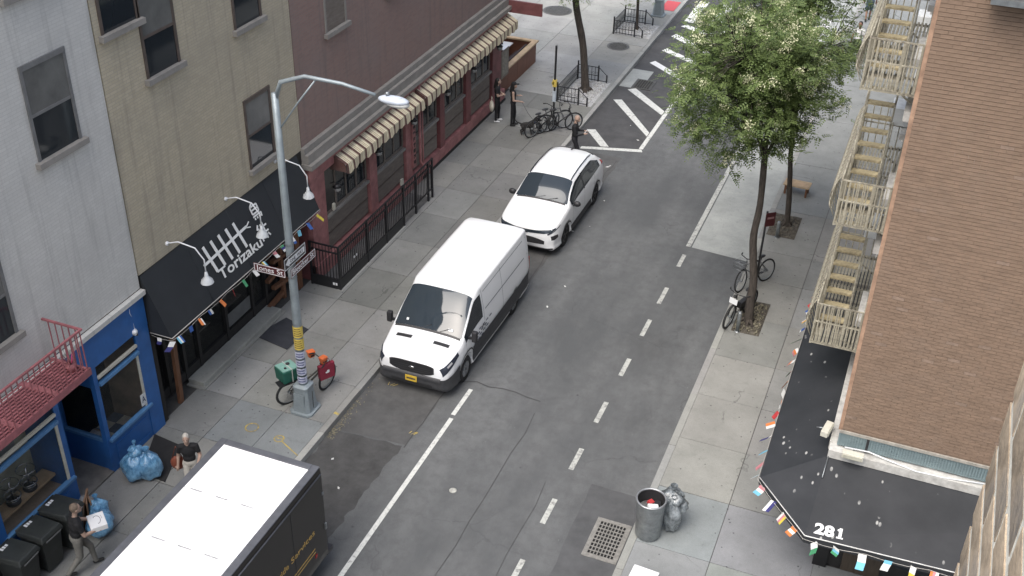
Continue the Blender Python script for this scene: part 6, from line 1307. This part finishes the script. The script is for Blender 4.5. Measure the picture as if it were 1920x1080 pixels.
def person(lab, loc, rz, H, top, bottom, shoe, arms, legs, hair='short', hairm=None, skin=SKIN, sleeves='short', shorts=False, lean=0, fine=.012, head_turn=0, build=1.0, head_tilt=0):
    # local frame faces +Y; arms: (Lelbow, Lwrist, Relbow, Rwrist); legs: (Lknee, Lankle, Rknee, Rankle), for H = 1.75
    t = thing('person', lab, 'person', loc, rz); k = H/1.75; B = Body(); V = lambda p: Vector(p)*k
    SK, TP, BT, SH = 0, 1, 2, 3
    ln = lambda p: Vector((p[0], p[1]+math.sin(lean)*(p[2]-.95), p[2]-(1-math.cos(lean))*(p[2]-.95))) if p[2] > .95 else Vector(p)
    A = lambda p: ln(p)*k
    w = build
    B.ell(V((0,0,.95)),(.165*k*w,.115*k*w,.13*k),BT); B.ell(A((0,0,1.08)),(.148*k*w,.105*k*w,.14*k),TP); B.ell(A((0,.0,1.28)),(.172*k*w,.118*k*w,.19*k),TP); B.cap(A((-.135*w,0,1.415)),A((.135*w,0,1.415)),.07*k,.07*k,TP)
    B.cap(A((0,0,1.42)),A((0,.015,1.56)),.052*k,.050*k,SK)
    hc = A((0,.03+head_tilt*.05,1.655)); hx = math.sin(head_turn)*.02
    B.ell(hc,(.077*k,.095*k,.118*k),SK); fd = Vector((math.sin(-head_turn),math.cos(head_turn),-head_tilt*.5)).normalized()
    B.ell(hc+fd*.055*k+Vector((0,0,-.055*k)),(.052*k,.052*k,.06*k),SK); B.cap(hc+fd*.092*k+Vector((0,0,.0)),hc+fd*.108*k+Vector((0,0,-.025*k)),.011*k,.015*k,SK)
    sd = Vector((fd.y,-fd.x,0)).normalized()
    for s in (-1,1): B.ell(hc+sd*s*.078*k+Vector((0,0,-.01*k)),(.012*k,.02*k,.03*k),SK)
    sh = ((-.185*w,0,1.41),(.185*w,0,1.41))
    for i in range(2):
        s = Vector(sh[i]); e = Vector(arms[2*i]); wr = Vector(arms[2*i+1]); S, E_, W_ = A(s), A(e), A(wr)
        mid = S.lerp(E_,.55)
        if sleeves == 'none': B.cap(S,E_,.050*k,.042*k,SK)
        else: B.cap(S,mid,.062*k,.058*k,TP); B.cap(mid,E_,.050*k if sleeves == 'short' else .055*k,.043*k,SK if sleeves == 'short' else TP)
        B.cap(E_,W_,.042*k,.030*k,TP if sleeves == 'long' else SK)
        d = (W_-E_).normalized(); up = Vector((0,0,1)) if abs(d.z) < .8 else Vector((0,1,0)); a = d.cross(up).normalized(); n = a.cross(d)
        B.cap(W_,W_+d*.07*k,.030*k,.034*k,SK); B.cap(W_+d*.06*k-a*.022*k,W_+d*.06*k+a*.022*k,.019*k,.019*k,SK)
        for j, L in enumerate((.062,.075,.07,.052)):
            o = W_+d*.085*k+a*(.027-.018*j)*k; m1 = o+d*L*.55*k-n*.008*k; B.cap(o,m1,.0105*k,.0095*k,SK); B.cap(m1,m1+(d*.8-n*.7).normalized()*L*.5*k,.0095*k,.008*k,SK)
        th = W_+d*.03*k+a*.032*k*(1 if i else -1); B.cap(th,th+(d*.6+a*(.8 if i else -.8)).normalized()*.05*k,.013*k,.010*k,SK)
    for i in range(2):
        hp = Vector(((-.085,0,.92),(.085,0,.92))[i])*k; kn, an = V(legs[2*i]), V(legs[2*i+1])
        B.cap(hp,kn,.092*k*w,.062*k*w,BT); B.cap(kn,an,.058*k*w if not shorts else .052*k,.042*k*w if not shorts else .036*k,SK if shorts else BT)
        if shorts: B.cap(hp,kn,.095*k*w,.075*k*w,BT)
        f = an+Vector((0,.13,-.045))*k; B.cap(an+Vector((0,-.025,-.045))*k,f,.040*k,.034*k,SH); B.cap(an,an+Vector((0,0,-.03))*k,.04*k,.04*k,SH)
    bd = B.make('body', [skin, top, bottom, shoe], t, fine)
    e = MB()
    for s in (-1,1): e.ell(hc+fd*.086*k+sd*s*.031*k+Vector((0,0,.012*k)),(.011*k,.009*k,.007*k),8,5)
    e.build('eyes', EYE, t); MB().ell(hc+fd*.094*k+Vector((0,0,-.052*k)),(.022*k,.012*k,.006*k),8,5).build('mouth', mat('lips', (.25,.09,.08), .5) if 'lips' not in bpy.data.materials else bpy.data.materials['lips'], t)
    if hair != 'bald':
        Hb = Body(); back = hc-fd*.018*k+Vector((0,0,.028*k)); Hb.ell(back,(.084*k,.095*k,.105*k),0)
        if hair == 'long':
            Hb.cap(back-fd*.03*k,A((0,-.075,1.42)),.082*k,.075*k,0)
            for s in (-1,1): Hb.cap(back+sd*s*.05*k,A((s*.075,-.02,1.38)),.045*k,.035*k,0)
        if hair == 'pony': Hb.cap(back-fd*.06*k,A((0,-.12,1.5)),.05*k,.04*k,0); Hb.cap(A((0,-.12,1.5)),A((0,-.12,1.32)),.04*k,.02*k,0)
        Hb.make('hair', [hairm or HAIRB], t, .012, 1)
    t['_k'] = k; t['_hc'] = tuple(hc); t['_fd'] = tuple(fd)
    return t
REST = ((-.10,.02,.50),(-.10,0,.09),(.10,.02,.50),(.10,0,.09))
def stand(a=.0, sp=.10): return ((-sp,.02+a,.50),(-sp,a,.09),(sp,.02-a,.50),(sp,-a,.09))
walk = ((-.09,.22,.53),(-.09,.26,.12),(.09,-.02,.50),(.09,-.30,.16))
walk2 = ((-.09,.06,.50),(-.09,-.16,.12),(.09,.16,.52),(.09,.24,.09))
down = ((-.24,-.02,1.13),(-.25,.08,.90),(.24,-.02,1.13),(.25,.08,.90))
P = []
w1 = person('woman in black with long dark hair, arms folded, nearest the bar wall', (-14.34,35.55,KH), R(-75), 1.66, BLKC, BLKC, WSHOE, ((-.23,.05,1.14),(-.02,.20,1.16),(.23,.05,1.14),(.04,.22,1.12)), stand(.04,.11), 'long', HAIRB, sleeves='short')
w2p = person('woman in black cap and sleeveless top holding a dog lead', (-13.68,35.45,KH), R(-70), 1.66, BLKC, BLKC, BSHOE, ((-.22,-.05,1.14),(-.20,.20,1.16),(.23,.02,1.12),(.20,.28,1.08)), stand(.05,.08), 'long', HAIRB, sleeves='none')
def cap_on(t, lab, cx):
    k = t['_k']; hc = Vector(t['_hc']); fd = Vector(t['_fd']); c = thing('cap', lab, 'cap', t.location, t.rotation_euler[2]); MB().ell(hc+Vector((0,0,.055*k))-fd*.012*k,(.092*k,.10*k,.085*k),14,8).build('crown', BLKC, c); MB().ell(hc+fd*.13*k+Vector((0,0,.045*k)),(.07*k,.075*k,.012*k),14,5).build('peak', BLKC, c)
cap_on(w2p, 'black peaked cap worn by the woman with the dog', 0)
t = thing('handbag', 'cream tote bag hanging from the arm of the woman nearest the wall', 'bag', (-14.42,35.22,KH+.52), R(-60)); bb_ = MB().ell((0,0,.2),(.17,.09,.21),14,10); bb_.build('body', mat('cream canvas', (.55,.51,.42), .85, var=.12), t); b = MB(); b.tube([(-.09,0,.36),(-.05,0,.56),(.05,0,.56),(.09,0,.36)],.012,6); b.build('strap', bpy.data.materials['cream canvas'], t)
bm_p = person('bald man in dark clothes looking at a phone behind the white car', (-10.76,33.8,0), R(-80), 1.74, BLKC, cloth('charcoal cloth', (.02,.02,.025)), BSHOE, ((-.24,.08,1.12),(-.10,.32,1.18),(.24,.06,1.12),(.12,.32,1.16)), walk2, 'bald', sleeves='long', head_tilt=.5)
tag(MB().obox((0,0,0),(.075,.012,.15),Euler((R(-40),0,0)).to_matrix()).build('phone', WHITE, None, (-10.38,33.87,1.22), (0,0,R(-80))), 'pale phone in the hand of the bald man', 'phone')
el = person('grey haired person in black top walking past the truck roof', (-12.93,14.74,KH), R(-150), 1.64, BLKC, KHAKI, WSHOE, ((-.25,.02,1.14),(-.22,.24,1.10),(.24,-.04,1.13),(.27,.04,.90)), walk2, 'short', HAIRG, sleeves='short')
t = thing('shoulder_bag', 'rust brown bag carried by the grey haired person', 'bag', (-13.24,14.72,KH+.60), R(-150)); MB().ell((0,0,.17),(.16,.07,.19),14,8).build('body', mat('rust leather', (.20,.055,.03), .6, var=.2), t); b = MB(); b.tube([(-.1,0,.32),(0,0,.62),(.1,0,.32)],.012,6); b.build('strap', bpy.data.materials['rust leather'], t)
mn = person('man in black shirt and grey trousers carrying a white box past the bins', (-13.62,11.95,KH), R(-38), 1.76, BLKC, GREYC, BSHOE, ((-.26,.12,1.14),(-.17,.36,1.10),(.26,.12,1.14),(.17,.36,1.10)), walk, 'short', HAIRS, sleeves='short', lean=.12, build=1.12, fine=.010)
t = thing('carton', 'white printed carton in the arms of the man by the bins', 'box', (-13.62+.44*math.sin(R(38)),11.95+.44*math.cos(R(38)),KH+1.08), R(-38)); MB().box(-.21,.21,-.16,.16,0,.12).build('case', WHITE, t, bevel=.008)
b = MB(); b.tube([(.12*math.cos(a*.3),.07*math.sin(a*.3),.122) for a in range(0,14)],.008,4); b.tube([(-.1+.02*a,.1,.122) for a in range(6)],.006,4); b.build('print', mat('grey print', (.3,.3,.33), .7), t)
p6 = person('pedestrian in white shirt and black trousers on the far right pavement', (-3.0,47.15,KH), R(170), 1.76, WHC, BLKC, WSHOE, down, walk2, 'short', HAIRB, SKIN2, sleeves='short')
t = thing('backpack', 'dark backpack on the pedestrian in the white shirt', 'backpack', (-3.0,47.15,KH), R(170)); MB().ell((0,-.17,1.22),(.14,.08,.22),12,8).build('body', PLASTB, t); b = MB()
for s in (-1,1): b.tube([(s*.1,-.12,1.42),(s*.11,.02,1.48),(s*.11,.125,1.35),(s*.12,.09,1.12)],.014,5)
b.build('strap', PLASTB, t)
person('pedestrian in jeans half hidden by leaves on the far right pavement', (-3.62,45.5,KH), R(20), 1.72, cloth('grey shirt', (.25,.25,.26)), DENIM, BSHOE, down, walk, 'short', HAIRB, sleeves='short')
p8 = person('pedestrian in grey shirt and denim shorts at the top right edge', (-3.12,52.7,KH), R(10), 1.78, cloth('light grey shirt', (.36,.36,.36)), DENIM, BSHOE, down, walk2, 'short', HAIRS, SKIN2, sleeves='short', shorts=True)
for o in [o for o in bpy.data.objects if o.name.startswith('person')]:
    for key in ('_k','_hc','_fd'):
        if key in o: del o[key]
# ---- dog on a lead
DG = thing('dog', 'small shaggy black dog on a lead beside the bikes', 'dog', (-12.95,34.95,KH), R(-60)); D = Body()
D.ell((0,.0,.36),(.105,.24,.115),0).ell((0,.14,.36),(.115,.13,.14),0).cap((0,.22,.42),(0,.34,.54),.075,.065,0).ell((0,.38,.56),(.075,.09,.075),0).cap((0,.43,.54),(0,.52,.525),.042,.03,0)
D.cap((0,-.2,.42),(0,-.36,.50),.035,.02,0).cap((0,-.36,.50),(.02,-.42,.60),.02,.014,0)
for s in (-1,1):
    D.ell((s*.065,.36,.60),(.025,.03,.05),0); D.cap((s*.07,.16,.30),(s*.07,.15,.16),.045,.028,0).cap((s*.07,.15,.16),(s*.07,.165,.03),.026,.022,0).cap((s*.07,.165,.02),(s*.07,.195,.02),.024,.02,1)
    D.cap((s*.07,-.15,.32),(s*.075,-.10,.20),.06,.038,0).cap((s*.075,-.10,.20),(s*.075,-.20,.13),.032,.024,0).cap((s*.075,-.20,.13),(s*.075,-.185,.03),.022,.022,0).cap((s*.075,-.185,.02),(s*.075,-.155,.02),.024,.02,1)
D.make('body', [mat('black fur', (.025,.023,.022), .95, var=.5, scale=25, bmp=1.0, bscale=45), mat('grey paw fur', (.2,.19,.18), .95)], DG, .011, 1); MB().ell((0,.545,.53),(.016,.014,.013),8,5).build('nose', EYE, DG); b = MB(); b.tube([(.072*math.cos(a*.5),.285+.03*math.sin(a*.5),.485+.045*math.sin(a*.5)) for a in range(13)],.008,5,closed=True); b.build('collar', FLAGC[1], DG)
hw = Vector((-13.68,35.45,KH))+Euler((0,0,R(-70))).to_matrix()@(Vector((.20,.34,1.06))*1.66/1.75); dc = Vector((-12.95,34.95,KH))+Euler((0,0,R(-60))).to_matrix()@Vector((0,.25,.52)); b = MB(); b.tube([hw,hw.lerp(dc,.5)-Vector((0,0,.06)),dc],.006,5); tag(b.build('dog_lead', BLACKM), 'thin black lead between the capped woman and the dog', 'lead')
